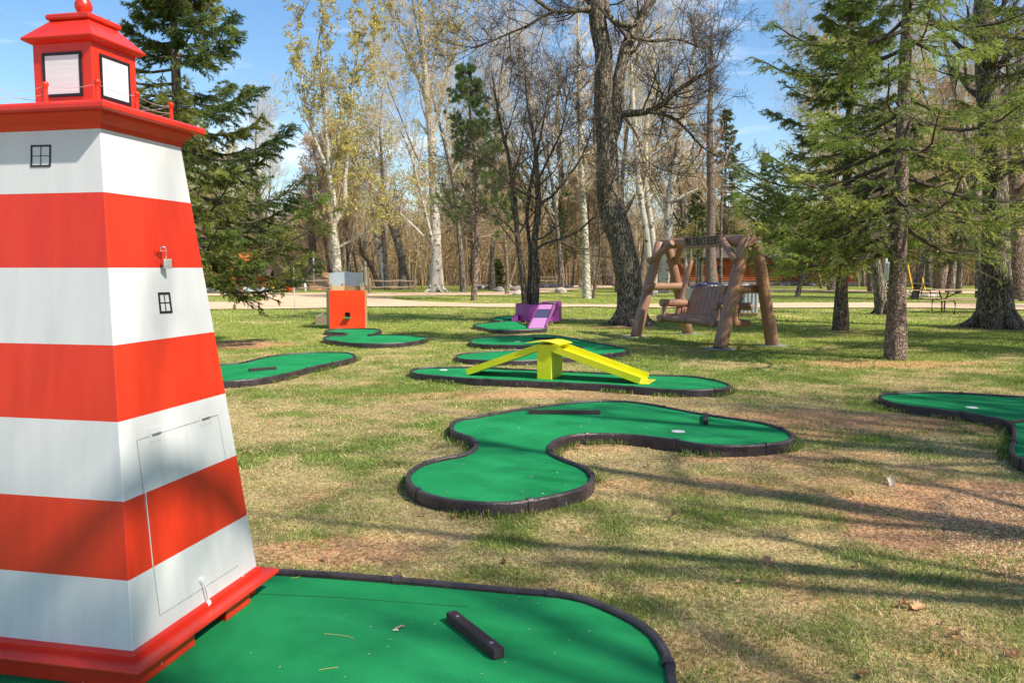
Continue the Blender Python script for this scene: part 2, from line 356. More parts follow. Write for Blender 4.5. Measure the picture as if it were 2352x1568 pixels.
mroad=mat('road_sand',(.56,.38,.24),(.68,.49,.33),.8,.95,bump=.5,bscale=12,stretch=(.35,1,1),spec=.1,lo=.3,hi=.7,detail=8)
def road(px,name):
    P=[unp(u,v,0) for u,v in px]; P=smooth_closed(P,True,.6)
    P=[(p.x,p.y+(float(fbm(p.x,p.y,1.3,81))-.5)*1.1) for p in P]
    tag(flat_poly(name,P,.022,mroad),kind='structure'); return P
rd=[]
# near track: a wide sandy turning area on the left that narrows to the right
near=[(-300,716),(200,712),(480,711),(700,709),(840,705),(1000,705),(1180,706),(1450,706),(1700,708),(1950,707),(2200,709),(2500,716),(2900,722),
      (2900,704),(2500,699),(2200,697),(1900,696),(1700,698),(1450,699),(1200,698.5),(1060,696.5),(940,691),(880,683),(830,680.5),(1000,679.5),(1150,678),(1220,675),(1290,668),(1340,663.5),(1400,661),
      (1400,655),(1330,655.5),(1270,659),(1200,666),(1120,671),(1000,672.5),(850,673),(760,673),(600,673),(480,673),(200,672),(-100,673),(-100,680),(300,680.5),(590,680),(606,686),(590,692),(480,694.5),(200,698),(-300,700)]
rd.append(road(near,'road'))
far=[(1660,672),(1800,669),(1950,670),(2100,673),(2352,675),(2800,678),(2800,673),(2352,670),(2100,667.5),(1950,666.5),(1800,665.5),(1660,667)]
rd.append(road(far,'path'))

# ---------------------------------------------------------------- mini golf greens
EXC=list(rd)
CZ=.058; EZ=.079
def shapepx(pts,ox,oy,s): return [(ox+x*s,oy+y*s) for x,y in pts]
def putting_green(pts,label,cups=(),brand=None,joint=.78,ph=.3):
    P=smooth_closed([Vector((*unp(u,v,EZ).xy,0)) for u,v in pts],True,.06)
    a=sum(P[i].x*P[(i+1)%len(P)].y-P[(i+1)%len(P)].x*P[i].y for i in range(len(P)))
    if a<0: P.reverse()
    c=sum(P,Vector())/len(P)
    root=empty('putting_green',(c.x,c.y,0),label=label,cat='mini golf green')
    Q=[p-c for p in P]; n=len(Q)
    nr=[]
    for i in range(n):
        t=(Q[(i+1)%n]-Q[i-1]).normalized(); nr.append(Vector((t.y,-t.x,0)))   # outward
    EXC.append([(P[i].x+nr[i].x*.03,P[i].y+nr[i].y*.03) for i in range(0,n,2)])
    prof=[(.016,-.03),(.018,EZ-.012),(.012,EZ),(-.012,EZ),(-.018,EZ-.010),(-.018,.03)]
    def sweep(idx,prof,closed):
        b=MB(); V=[]
        for i in idx:
            i%=n; hz=1+.0*math.sin(i)
            for o,z in prof: V.append(tuple(Q[i]+nr[i]*o+Vector((0,0,z+.0035*math.sin(i*.05)+.0015*math.sin(i*.31)))))
        k=len(prof); m=len(idx)
        b.add(V,[[i*k+j,((i+1)%m)*k+j,((i+1)%m)*k+j+1,i*k+j+1] for i in range(m if closed else m-1) for j in range(k-1)])
        if not closed:
            b.F.append((np.array([list(range(k))]),0)); b.F.append((np.array([[(m-1)*k+j for j in range(k)][::-1]]),0))
        return b
    sweep(range(n),prof,True).build('edging',M['edge'],root)
    pj=[(.021,-.03),(.024,EZ-.008),(.016,EZ+.006),(-.016,EZ+.006),(-.024,EZ-.008),(-.021,.03)]
    per=sum((Q[(i+1)%n]-Q[i]).length for i in range(n)); nj=max(4,round(per/joint)); 
    for k in range(nj):
        s=int((k+ph)/nj*n); bb=sweep([s,s+1],pj,False)
        # shorten the clip to ~3.5 cm
        V=bb.V[0]; mid=V.mean(0); L0=(Q[(s+1)%n]-Q[s%n]).length; t=np.array((Q[(s+1)%n]-Q[s%n]).normalized())
        V-=np.outer((V-mid)@t,t)*(1-min(1,.036/L0)); bb.build('joint_clip',M['edge'],root)
    flat_poly('carpet',[Q[i]-nr[i]*.014 for i in range(n)],CZ,M['carpet'],root,skirt=.05)
    for (u,v) in cups:
        p=unp(u,v,CZ)-c; b=MB(); b.lathe([(.046,CZ+.0035),(.058,CZ+.0035),(.058,CZ+.001)],(p.x,p.y,0),24)
        k=24; b.prism([(p.x+.05*math.cos(a*math.pi/12),p.y+.05*math.sin(a*math.pi/12)) for a in range(24)],CZ-.01,CZ+.0025)
        b.build('hole_cup',M['cup'],root)
    return root,P,nr
zA=lambda p:shapepx(p,918.7,895.8,.3906); zB=lambda p:shapepx(p,918.7,677.6,.5811); zC=lambda p:shapepx(p,459.4,608.7,.41016)
zD=lambda p:shapepx(p,1079.5,660.4,.18799); zR=lambda p:shapepx(p,1764,784.4,.2501)
mid,midP,midN=putting_green(zA([(50,520),(55,480),(100,445),(170,415),(280,392),(370,375),(430,345),(448,310),(420,275),(370,258),(320,240),(303,215),(310,190),(350,168),(460,150),(600,125),(750,100),(1010,68),(1150,58),(1290,58),(1400,68),(1510,84),(1650,110),(1790,135),(1960,160),(2110,182),(2200,205),(2270,230),(2305,260),(2300,280),(2240,300),(2100,318),(1950,322),(1800,317),(1690,302),(1600,285),(1500,272),(1350,257),(1200,252),(1080,256),(1000,265),(940,283),(895,305),(878,335),(895,370),(970,405),(1050,435),(1110,470),(1132,510),(1110,545),(1050,578),(950,605),(800,635),(650,655),(550,658),(400,652),(280,638),(140,600),(80,560)]),
  'boomerang-shaped green carpet course with two dark bars, in the middle of the lawn',[(1558,990.7)])
# embossed maker's lettering on the near edging
def text_mesh(body,size,ext):
    c=bpy.data.curves.new('t','FONT'); c.body=body; c.size=size; c.extrude=ext; c.align_x='CENTER'; c.align_y='CENTER'; c.resolution_u=2
    o=bpy.data.objects.new('t',c); COL.objects.link(o); dg=bpy.context.evaluated_depsgraph_get(); me=bpy.data.meshes.new_from_object(o.evaluated_get(dg))
    bpy.data.objects.remove(o); return me
tp=unp(1674,1030,.045); k=min(range(len(midP)),key=lambda i:(midP[i].xy-tp.xy).length)
me=text_mesh('FUN-PUTTERS',.042,.001); me.materials.clear(); me.materials.append(M['hole'])
o=link('maker_lettering',me,mid); nn=midN[k]; o.location=midP[k]+nn*.0195-mid.location+Vector((0,0,.045)); o.rotation_euler=(math.pi/2,0,math.atan2(nn.y,nn.x)+math.pi/2)
putting_green(zB([(42,300),(60,290),(130,284),(280,283),(450,290),(700,301),(900,310),(1130,317),(1230,330),(1290,345),(1300,355),(1280,365),(1200,372),(1100,372),(1000,366),(850,355),(700,347),(470,338),(300,329),(160,318),(80,311)]),
  'long oval green carpet course carrying the yellow double ramp',[(1018.6,849.6)],joint=.95)
putting_green(zB([(280,178),(300,168),(400,160),(560,156),(640,162),(750,182),(850,200),(898,212),(880,224),(800,232),(700,241),(600,250),(450,257),(300,254),(228,246),(240,231),(350,221),(450,216),(560,211),(600,207),(590,203),(500,199),(400,196),(330,194),(285,188)]),
  'hook-shaped green carpet course behind the yellow ramp',[(1189,784.5)])
putting_green(zC([(120,553),(240,542),(330,520),(450,498),(600,487),(750,484),(830,488),(862,498),(866,508),(840,520),(750,540),(640,565),(500,600),(390,625),(250,642),(130,648),(0,650),(-70,635),(-80,600),(0,572)]),
  'tongue-shaped green carpet course half hidden behind the striped lighthouse')
putting_green(zC([(710,362),(760,356),(850,354),(920,354),(990,357),(1012,366),(980,376),(1000,384),(1100,388),(1200,392),(1262,400),(1270,410),(1200,425),(1100,434),(950,438),(850,434),(730,420),(695,408),(710,398),(780,392),(822,387),(815,380),(740,374),(705,368)]),
  'two-lobed green carpet course at the foot of the orange box')
putting_green(zD([(40,455),(110,435),(230,425),(380,410),(450,393),(540,388),(620,430),(720,465),(900,480),(935,490),(900,505),(730,512),(500,520),(380,520),(280,512),(150,485)]),
  'pointed green carpet course that the purple ramp runs down to')
putting_green(zD([(265,378),(330,355),(440,342),(510,342),(555,358),(520,380),(440,395),(380,405),(300,392)]),
  'smallest green carpet course, beside the purple tub')
rg,rgP,_=putting_green(zR([(1030,505),(1060,478),(1200,465),(1400,458),(1700,463),(2300,497),(2600,512),(2950,560),(3150,700),(3150,1000),(2850,1130),(2500,1130),(2352,1085),(2270,1040),(2238,985),(2258,900),(2268,800),(2230,748),(2150,710),(2000,680),(1800,645),(1600,622),(1450,603),(1250,578),(1100,545)]),
  'green carpet course cut off by the right edge of the photo',[(2232,936)])
a=unp(1764+2215*.25,784.4+727*.25,.08)-rg.location; b_=unp(1764+2750*.25,784.4+690*.25,.08)-rg.location
d=(b_-a); d.z=0; b=MB(); b.box(((a+b_)/2).xy.to_3d()+Vector((0,0,.072)),(d.length,.034,.028),(d.normalized(),Vector((-d.y,d.x,0)).normalized(),Vector((0,0,1)))); b.build('divider_strip',M['edge'],rg,bevel=.004)
fgP=[(633,1308),(897,1326),(1176,1350),(1276,1358),(1351,1373),(1413,1398),(1463,1423),(1506,1456),(1528,1488),(1538,1526),(1546,1568),(1570,1700),(1540,1900),(1380,2100),(700,2300),(-100,2300),(-900,2000),(-900,1600),(-500,1400),(-200,1300),(200,1288)]
fg_,_,_=putting_green(fgP,'large green carpet course in the foreground under the lighthouse',joint=.72,ph=.08)

c_fg=Vector(fg_.location)
M['seamgreen']=mat('seam_green',(.003,.08,.025),None,rough=.95)
def lumber(p0,p1,label,w=.046,h=.040,z=CZ):
    a=unp(*p0,z); b=unp(*p1,z); d=b-a; L_=d.length; d.normalize(); s=Vector((-d.y,d.x,0))
    c=(a+b)/2; m=MB(); m.box((0,0,h/2+.001),(L_,w,h)); 
    o=m.build('wooden_bar',M['lumber'],bevel=.004); o.location=c; o.rotation_euler=(0,0,math.atan2(d.y,d.x)); tag(o,label,'obstacle bar',group='dark lumber bars laid on the greens')
    for sx in (-.35,.35):
        q=MB(); q.lathe([(.0,.0012),(.007,.001),(.008,0)],(sx*L_,0,h+.001),10); q.build('screw_head',M['steel'],o)
    return o
lumber((1036,1424),(1147,1513),'dark lumber bar lying diagonally on the foreground green')
lumber((1214,950),(1379,951),'longest dark lumber bar, on the boomerang-shaped green')
lumber((1621,976),(1621,956),'short dark block near the hole of the boomerang-shaped green',.046,.040)
lumber((572,853),(634,848),'dark lumber bar on the green beside the lighthouse')
lumber((846,772),(868,769),'dark lumber bar on the green before the orange box')
lumber((1224,779),(1277,779),'dark lumber bar on the green behind the yellow ramp')
lumber((1322,802),(1337,801),'small dark block on the hook-shaped green, seen over the yellow ramp')

# ---------------------------------------------------------------- lighthouse
LC=Vector((-1.6223,3.2227,0)); LT=.2111
lr=Vector((math.sin(LT),math.cos(LT),0)); ll=Vector((-math.cos(LT),math.sin(LT),0))
lh=empty('lighthouse',LC,label='red and white striped wooden lighthouse standing on the foreground green',cat='lighthouse')
def sqr(h): return [-h*(ll+lr),h*(lr-ll),h*(ll+lr),h*(ll-lr)]  # near, right, far, left
def frustum(b,prof,m=0,cap=True):
    V=[]; 
    for h,z in prof: V+= [tuple(p+Vector((0,0,z))) for p in sqr(h)]
    k=len(prof); b.add(V,[[j*4+i,j*4+(i+1)%4,(j+1)*4+(i+1)%4,(j+1)*4+i] for j in range(k-1) for i in range(4)],m)
    if cap: n0=b.n-4*k; b.F.append((np.array([[n0+3,n0+2,n0+1,n0]]),m)); b.F.append((np.array([[n0+4*(k-1)+i for i in range(4)]]),m))
H0,H1,Z0,Z1=.4165,.2316,.1904,2.0268
hw=lambda z:H0+(H1-H0)*(z-Z0)/(Z1-Z0)
zs=[Z0,.4275,.6958,.9682,1.2319,1.5002,1.7634,Z1]
b=MB()
for i in range(7): frustum(b,[(hw(zs[i]),zs[i]),(hw(zs[i+1]),zs[i+1])],i%2,cap=False)
b.build('tower_wall',[M['white'],M['red']],lh,bevel=.004)
b=MB(); frustum(b,[(H0+.014,.158),(H0+.014,.180),(H0+.004,.1904),(H0-.05,.1904)]); b.build('base_moulding',M['redtrim'],lh,bevel=.003)
b=MB(); frustum(b,[(.45,.139),(.484,.140),(.488,.146),(.487,.155),(.480,.161),(.42,.163)]); b.build('base_ledge',M['redtrim'],lh,bevel=.005)
# feet: near skirt pieces with a gap between them
def lbox(b,s,r,z0,z1,ds,dr,m=0):  # centre along ll (s) and lr (r)
    b.box(ll*s+lr*r+Vector((0,0,(z0+z1)/2)),(ds,dr,z1-z0),(ll,lr,Vector((0,0,1))),m)
hs_=.432
for (s0,r0,ds,dr) in ((-hs_+.02,-.255,.04,.35),(-hs_+.02,.235,.04,.19),(0,-hs_+.02,.80,.04),(hs_-.02,-.2,.04,.4),(hs_-.02,.25,.04,.2),(0,hs_-.02,.80,.04)):
    b=MB(); lbox(b,s0,r0,CZ,.1395,ds,dr); b.build('skirt_board',M['redtrim'],lh,bevel=.004)
b=MB(); lbox(b,-.38,.235,CZ,.138,.10,.19); b.build('foot',M['redtrim'],lh,bevel=.003)
b=MB(); frustum(b,[(.238,1.985),(.243,2.003),(.256,2.016),(.268,2.030),(.272,2.043)]); b.build('balcony_moulding',M['redtrim'],lh,bevel=.003)
b=MB(); frustum(b,[(.297,2.041),(.306,2.045),(.306,2.062),(.300,2.069),(.292,2.072)]); b.build('balcony',M['redtrim'],lh,bevel=.003)
b=MB(); frustum(b,[(.1235,2.071),(.1235,2.335)]); b.build('lantern_room',M['red'],lh,bevel=.002)
b=MB(); frustum(b,[(.128,2.318),(.150,2.330),(.152,2.337),(.085,2.408),(.078,2.414)]); b.build('lantern_roof',M['redtrim'],lh,bevel=.002)
b=MB(); frustum(b,[(.086,2.413),(.092,2.417),(.092,2.430),(.087,2.436),(.02,2.440)]); b.build('roof_cap',M['redtrim'],lh,bevel=.003)
b=MB(); b.lathe([(.030,2.439),(.031,2.446),(.020,2.452),(.022,2.458),(.031,2.475),(.031,2.492),(.022,2.510),(.012,2.530),(.001,2.545)],k=28); b.build('finial',M['redtrim'],lh,smooth=True)
# faces of the square lantern: framed white panes
def face(k): # outward normal, tangent
    nrm=[-ll,lr,ll,-lr][k]; tan=[lr,ll,lr,ll][k]; return nrm,tan
for k in range(4):
    nrm,tan=face(k); up=Vector((0,0,1))
    w0,w1,za,zb=-.083,.083,2.125,2.285
    b=MB(); t=.011
    c=nrm*.1235
    for (x,z,dx,dz) in ((0,zb-t/2,.166,t),(0,za+t/2,.166,t),(w0+t/2,(za+zb)/2,t,zb-za-2*t),(w1-t/2,(za+zb)/2,t,zb-za-2*t)):
        b.box(c+tan*x+up*z+nrm*.001,(dx,.006,dz),(tan,nrm,up))
    fr=b.build('lantern_window',M['black'],lh)
    b=MB(); b.box(c+up*(za+zb)/2+nrm*.0005,(.146,.004,zb-za-.02),(tan,nrm,up)); b.build('pane',M['glasswhite'],fr)
# posts and wire
pp=[]
for k in range(4):
    c0=sqr(.212)[k]; c1=sqr(.212)[(k+1)%4]
    for t in (0,.5): pp.append(c0.lerp(c1,t))
for p in pp:
    b=MB(); b.lathe([(.010,2.070),(.008,2.085),(.0075,2.13),(.0085,2.142),(.012,2.148),(.012,2.154),(.009,2.160),(.001,2.161)],(p.x,p.y,0),14); b.build('rail_post',M['redtrim'],lh,smooth=True)
b=MB()
for i in range(8):
    a,c=pp[i],pp[(i+1)%8]
    for zt,sag in ((2.146,.012),(2.118,.010)):
        if zt<2.13 and i in (0,7): continue
        q=[a.lerp(c,t/10)+Vector((0,0,zt-sag*4*(t/10)*(1-t/10))) for t in range(11)]
        b.tubes([[tuple(v) for v in q]],[[.0009]*11],4)
b.build('rail_wire',M['wire'],lh)
# marks on the tilted wall faces
def wallpt(k,u,v,off=0.):
    """point of wall face k (0 right-hand face, 3 left-hand face) seen at u,v"""
    nrm,_=face(k); slope=(H0-H1)/(Z1-Z0); n3=(nrm+Vector((0,0,slope))).normalized()
    p0=LC+nrm*H0+Vector((0,0,Z0)); r=ray(u,v); o=Vector((0,0,H)); t=(p0-o).dot(n3)/r.dot(n3); return o+r*t+n3*off-LC, n3
def strip(b,k,pa,pb,w,th=.002,m=0):
    a,n3=wallpt(k,*pa); c,_=wallpt(k,*pb); d=(c-a); L_=d.length; d.normalize(); s=n3.cross(d)
    b.box((a+c)/2+n3*(th/2-.0005),(L_,w,th),(d,s,n3),m)
def wall_window(k,q,wf,wm):
    q=list(q); b=MB()
    cen=(sum(x for x,_ in q)/4,sum(y for _,y in q)/4)
    ins=lambda p,f:(cen[0]+(p[0]-cen[0])*f,cen[1]+(p[1]-cen[1])*f)
    P4=[wallpt(k,*p)[0] for p in q]; n3=wallpt(k,*cen)[1]
    for i in range(4):
        a=P4[i];c=P4[(i+1)%4]; d=(c-a).normalized(); s=n3.cross(d)
        if s.dot(sum(P4,Vector())/4-a)<0: s=-s
        L_=(c-a).length; 
        if i%2: L_-=2*wf
        b.box((a+c)/2+s*wf/2+n3*.0012,(L_,wf,.003),(d,n3.cross(d),n3))
    for (i,j) in ((0,2),(1,3)):
        a=(P4[i]+P4[(i+1)%4])/2; c=(P4[j]+P4[(j+1)%4])/2; d=(c-a).normalized()
        b.box((a+c)/2+n3*(.0006 if i else .0009),((c-a).length-.006,wm,.0025),(d,n3.cross(d),n3))
    o=b.build('painted_window',M['black'],lh); return o
wall_window(0,[(362,671.5),(389,671),(395.5,718.5),(367,720)],.0085,.0035)
wall_window(3,[(71.5,334),(117.5,333),(117,383),(71,384)],.0058,.002)
b=MB()
for pa,pb,w in (((314,1011),(500,952.5),.0022),((314,1011),(367,1413),.0024),((367,1413),(547,1298),.0018),((500,952.5),(519,1056),.0014)): strip(b,0,pa,pb,w,.0012)
hatch=b.build('access_hatch',M['seam'],lh)
b=MB(); strip(b,0,(333.5,1128),(351,1300),.0042,.0018); b.build('chipped_edge',M['white'],hatch)
for (pa,pb) in (((343,1000),(369,992)),((458,964.5),(482,957))):
    b=MB(); a,n3=wallpt(0,*pa); c,_=wallpt(0,*pb); d=(c-a).normalized(); s=n3.cross(d)
    b.box((a+c)/2+n3*.001,((c-a).length,.050,.003),(d,s,n3))
    h=b.build('hinge',M['white'],hatch)
    b=MB(); b.tubes([[tuple(a.lerp(c,.15)+n3*.004),tuple(a.lerp(c,.9)+n3*.004)]],[[.0045,.0045]],8,cap=True); b.build('hinge_pin',M['steel'],h) if False else b.build('hinge_pin',M['steel'],hatch)
a,n3=wallpt(0,461,1330); c,_=wallpt(0,474,1384); b=MB(); d=(c-a).normalized()
b.box((a+c)/2+n3*.006,((c-a).length,.012,.006),(d,n3.cross(d),n3)); b.box(a+n3*.004,(.012,.026,.008),(d,n3.cross(d),n3)); b.box(c+n3*.008,(.016,.020,.014),(d,n3.cross(d),n3))
b.tubes([[tuple(a+n3*.010),tuple((a+c)/2+n3*.016),tuple(c+n3*.012)]],[[.002,.003,.003]],6)
b.build('latch',M['glasswhite'],hatch)
b=MB()
for q in ([(240,268),(242,271),(240,276),(239,279)],[(243,268),(246,270),(244,275)],[(241,281),(244,285),(247,287)],[(246,267),(248,272)]):
    for i in range(len(q)-1): strip(b,0,(q[i][0],q[i][1]+5),(q[i+1][0],q[i+1][1]+5),.0008,.0012)
b.build('pen_scribble',M['black'],lh)
b=MB()
for q in ([(165,1149.5),(185,1153),(202,1158)],[(245,1162),(250,1163)],[(288,1524),(300,1525)],):
    for i in range(len(q)-1): strip(b,3,(q[i][0],q[i][1]-0),(q[i+1][0],q[i+1][1]),.0008,.0012)
b.build('scratch',M['seam'],lh)
# eye hook and padlock
a,n3=wallpt(0,363,579); ax=(lr,n3,n3.cross(lr)); dn=-ax[2] if ax[2].z>0 else ax[2]
b=MB(); b.tubes([[tuple(a-lr*.012),tuple(a-lr*.012+n3*.018),tuple(a+n3*.026),tuple(a+lr*.012+n3*.018),tuple(a+lr*.012)]],[[.003]*5],6); b.box(a+n3*.0015,(.05,.003,.018),(lr,n3,dn)); b.build('hasp',M['red'],lh)
pl=empty('padlock',LC+a+n3*.022,label='steel combination padlock hanging on the red stripe of the lighthouse',cat='padlock')
def shack(y0):
    q=[Vector((-.011,0,-.012))]
    for t in range(0,9): an=math.pi*(1-t/8); q.append(Vector((.011*math.cos(an),0,.010+.011*math.sin(an))))
    q.append(Vector((.011,0,-.034))); return q
b=MB(); b.tubes([[tuple(v) for v in shack(0)]],[[.0032]*11],8,cap=True); sh=b.build('shackle',M['chrome'],pl,smooth=True)
b=MB(); b.box((.016,0,-.054),(.036,.017,.042)); b.build('lock_body',M['steel'],pl,bevel=.002)
for i in range(3):
    b=MB(); b.box((.006,-.009,-.043-.008*i),(.010,.004,.006)); b.build('number_dial',M['chrome'],pl,bevel=.001)
pl.rotation_euler=(0,0,math.atan2(lr.y,lr.x)+math.pi-.35); pl.rotation_euler=(0,0,math.atan2(-ll.y,-ll.x)-math.pi/2+math.pi+.0)
pl.rotation_euler=(0,0,.0+math.atan2(lr.y,lr.x)-.9); pl.scale=(.86,.86,.86)

# ---------------------------------------------------------------- yellow double ramp
p0=unp(1265.5,872,CZ); pe=unp(1475.6,880,CZ); pw=unp(1083,859.5,CZ)
ax=(pe-pw); ax.z=0; ax.normalize(); ay=Vector((-ax.y,ax.x,0)); up=Vector((0,0,1))
yr=empty('ramp_obstacle',(p0.x,p0.y,CZ),math.atan2(ax.y,ax.x),label='bright yellow double ramp over a square pillar on the long oval green',cat='mini golf ramp')
Lr=(pe-p0).length; Lw=(pw-p0).length; WD=.48; PW=.195
def chan(s0,z0,s1,z1,wallh=.085,t=.006,teeth=False):
    b=MB(); d=Vector((s1-s0,0,z1-z0)); L_=d.length; d.normalize(); n=Vector((-d.z,0,d.x)); n=n if n.z>0 else -n; m=Vector(((s0+s1)/2,WD/2,(z0+z1)/2)); y=Vector((0,1,0))
    b.box(m+n*.010,(L_,WD-2*t,t),(d,y,n))
    b.box(m+n*wallh/2-y*(WD/2-t/2),(L_,t,wallh),(d,y,n)); b.box(m+n*wallh/2+y*(WD/2-t/2),(L_,t,wallh),(d,y,n))
    return b,d,n,L_
b,d,n,L_=chan(-.02,.372,Lr-.02,.004); b.build('right_chute',M['yellow'],yr,bevel=.0015)
b=MB(); b.box((Lr+.03,WD/2,.006),(.12,WD-.02,.008)); b.build('exit_lip',M['yellow'],yr,bevel=.002)
b,d,n,L_=chan(-PW+.02,.372,-Lw,.004)
c=b.build('left_chute',M['yellow'],yr,bevel=.0015)
rng=np.random.default_rng(3); b=MB()
for i in range(46):
    s=(i+.5)/46; 
    for yy,zz in ((WD-.003,.088),):
        q=Vector((-PW+.02,yy,.372)).lerp(Vector((-Lw,yy,.004)),s*.86+.02)+n*zz; r=.007+rng.random()*.006; b.lathe([(.001,-r),(r*.8,-r*.5),(r,0),(r*.7,r*.6),(.001,r)],tuple(q+Vector((0,0,r*.2))),6)
b.build('bumpy_rim',M['yellow'],c,smooth=True)
for chn,(s0,s1,z0,z1) in (('r',(0,Lr-.03,.372,.01)),('l',(-PW,-Lw+.02,.372,.01))):
    b=MB()
    for i in range(500):
        s=rng.random(); q=Vector((s0+(s1-s0)*s,.03+rng.random()*(WD-.06),z0+(z1-z0)*s+.013)); r=.003+rng.random()*.004; b.lathe([(r,0),(r*.7,r*.7),(.0005,r)],tuple(q),5)
    b.build('textured_floor',M['yellow'],yr)
b=MB(); b.box((-PW/2,WD/2,.225),(PW,WD-.02,.45)); b.build('pillar',M['yellow'],yr,bevel=.003)
b=MB(); 
prof=[(-.34,.455),(-.2,.468),(-.1,.482),(-.02,.478),(.06,.460),(.12,.442)]
V=[];
for s,z in prof:
    for yy in (-.03,WD+.05):
        V+=[(s,yy,z+(.012 if yy<0 else 0)),(s,yy,z+.006+(.012 if yy<0 else 0))]
b.add(V,[[i*4+a,i*4+b2,(i+1)*4+b2,(i+1)*4+a] for i in range(5) for a,b2 in ((0,2),(3,1),(1,0),(2,3))]); b.F.append((np.array([[0,1,3,2],[20,22,23,21]]),0))
b.build('cap_plate',M['yellow'],yr)

# ---------------------------------------------------------------- orange box obstacle with grey hood, wooden tray
p0=unp(757.5,755,0); p1=unp(839,754.5,0); w=(p1-p0).length
ob=empty('box_obstacle',(p0.x,p0.y,0),math.atan2(p1.y-p0.y,p1.x-p0.x)+.0,label='orange wooden box with a folded grey metal hood at the far left greens',cat='mini golf obstacle')
HB=.945
b=MB()  # front board with a hole
hx0,hx1,hz0,hz1=.375,.50,.29,.40
for (x0,x1,z0,z1) in ((0,hx0,0,HB),(hx1,w,0,HB),(hx0,hx1,0,hz0),(hx0,hx1,hz1,HB)): b.box(((x0+x1)/2,.012,(z0+z1)/2),(x1-x0,.024,z1-z0))
b.build('front_board',M['orange'],ob)
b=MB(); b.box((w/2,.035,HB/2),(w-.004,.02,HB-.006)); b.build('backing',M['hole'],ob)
def quadbox(b,P4,t):  # slab from four points, thickness along normal
    P4=[Vector(p) for p in P4]; n=(P4[1]-P4[0]).cross(P4[3]-P4[0]).normalized()*t
    V=[tuple(p) for p in P4]+[tuple(p+n) for p in P4]
    b.add(V,[[0,1,2,3],[7,6,5,4],[0,4,5,1],[1,5,6,2],[2,6,7,3],[3,7,4,0]])
for (x,z) in ((.03,.04),(.03,.5),(.03,.9),(w-.03,.04),(w-.03,.5),(w-.03,.9),(w/2,.91),(w*.25,.04),(w*.75,.04)):
    sc_=MB(); sc_.lathe([(.0001,.003),(.009,.002),(.010,0)],k=8); o_=sc_.build('screw',M['steel'],ob); o_.location=(x,-.0005,z); o_.rotation_euler=(math.pi/2,0,0)
b=MB(); quadbox(b,[(-.004,.03,0),(-.20,.95,0),(-.20,.95,.92),(-.004,.03,.92)],.02); b.build('side_board',M['plywood'],ob)
b=MB(); quadbox(b,[(w-.01,.03,0),(w-.05,.95,0),(w-.05,.95,.9),(w-.01,.03,.9)],.02); b.build('side_board',M['plywood'],ob)
b=MB(); b.box((w/2-.12,.93,.45),(w+.10,.02,.88)); b.build('back_board',M['plywood'],ob)
b=MB(); quadbox(b,[(.01,.06,.905),(w-.01,.06,.905),(w+.0,.9,.905),(-.18,.9,.905)],.02); b.build('top_board',M['plywood'],ob)
for (x,y) in ((.04,.10),(.04,.52),(w-.09,.10),(w-.09,.52),(.30,.30)):
    b=MB(); b.box((x,y,1.02),(.045,.045,.20)); b.build('hood_post',M['wood'],ob)
b=MB(); quadbox(b,[(.34,.30,.925),(w-.10,.14,.925),(w-.10,.14,1.03),(.34,.30,1.03)],.015); quadbox(b,[(.05,.14,.925),(.34,.30,.925),(.34,.30,1.05),(.05,.14,1.05)],.015); b.build('inner_board',M['plywood'],ob)
b=MB(); quadbox(b,[(.0,.08,1.05),(.34,.36,1.05),(.34,.36,1.405),(.0,.08,1.37)],.006); quadbox(b,[(.34,.36,1.05),(w-.05,.06,1.05),(w-.06,.06,1.37),(.34,.36,1.405)],.006)
b.build('metal_hood',M['greymetal'],ob)
b=MB(); quadbox(b,[(.355,-.10,.255),(.535,-.10,.255),(.515,.0,.275),(.37,.0,.275)],.012); sh=b.build('ledge',M['carpet'],ob)
b=MB(); 
for i in range(14):
    an=i/13*math.pi; 
q=[(.4375+.066*math.cos(a*math.pi/8),-.004,.345+.062*math.sin(a*math.pi/8)) for a in range(17)]
b.tubes([q],[[.006]*17],5); b.build('hole_rim',M['black'],ob)
EXC.append([(p0.x-.3,p0.y),(p0.x+w+.05,p0.y),(p0.x+w+.05,p0.y+.95),(p0.x-.3,p0.y+.95)])
# wooden framed tray green
c0=[unp(u,v,0) for u,v in ((729,744),(758,741),(768,731),(722,733))]
tr=empty('tray_green',(c0[0].x,c0[0].y,0),label='small wooden framed tray with green carpet behind the orange box',cat='mini golf green')
tw=.95
for (cx,cy,dx,dy) in ((tw/2,.02,tw,.04),(tw/2,2.1,tw,.04),(.02,1.06,.04,2.04),(tw-.02,1.06,.04,2.04)):
    b=MB(); b.box((cx-.05,cy,.10),(dx,dy,.22)); b.build('frame_board',M['weather'],tr,bevel=.004)
b=MB(); b.box((tw/2-.05,1.06,.09),(tw-.08,2.04,.12)); b.build('carpet',M['carpet'],tr)
tr.rotation_euler=(0,0,.12); EXC.append([(c0[0].x-.1,c0[0].y-.05),(c0[0].x+1,c0[0].y),(c0[0].x+1,c0[0].y+1.6),(c0[0].x-.3,c0[0].y+1.6)])
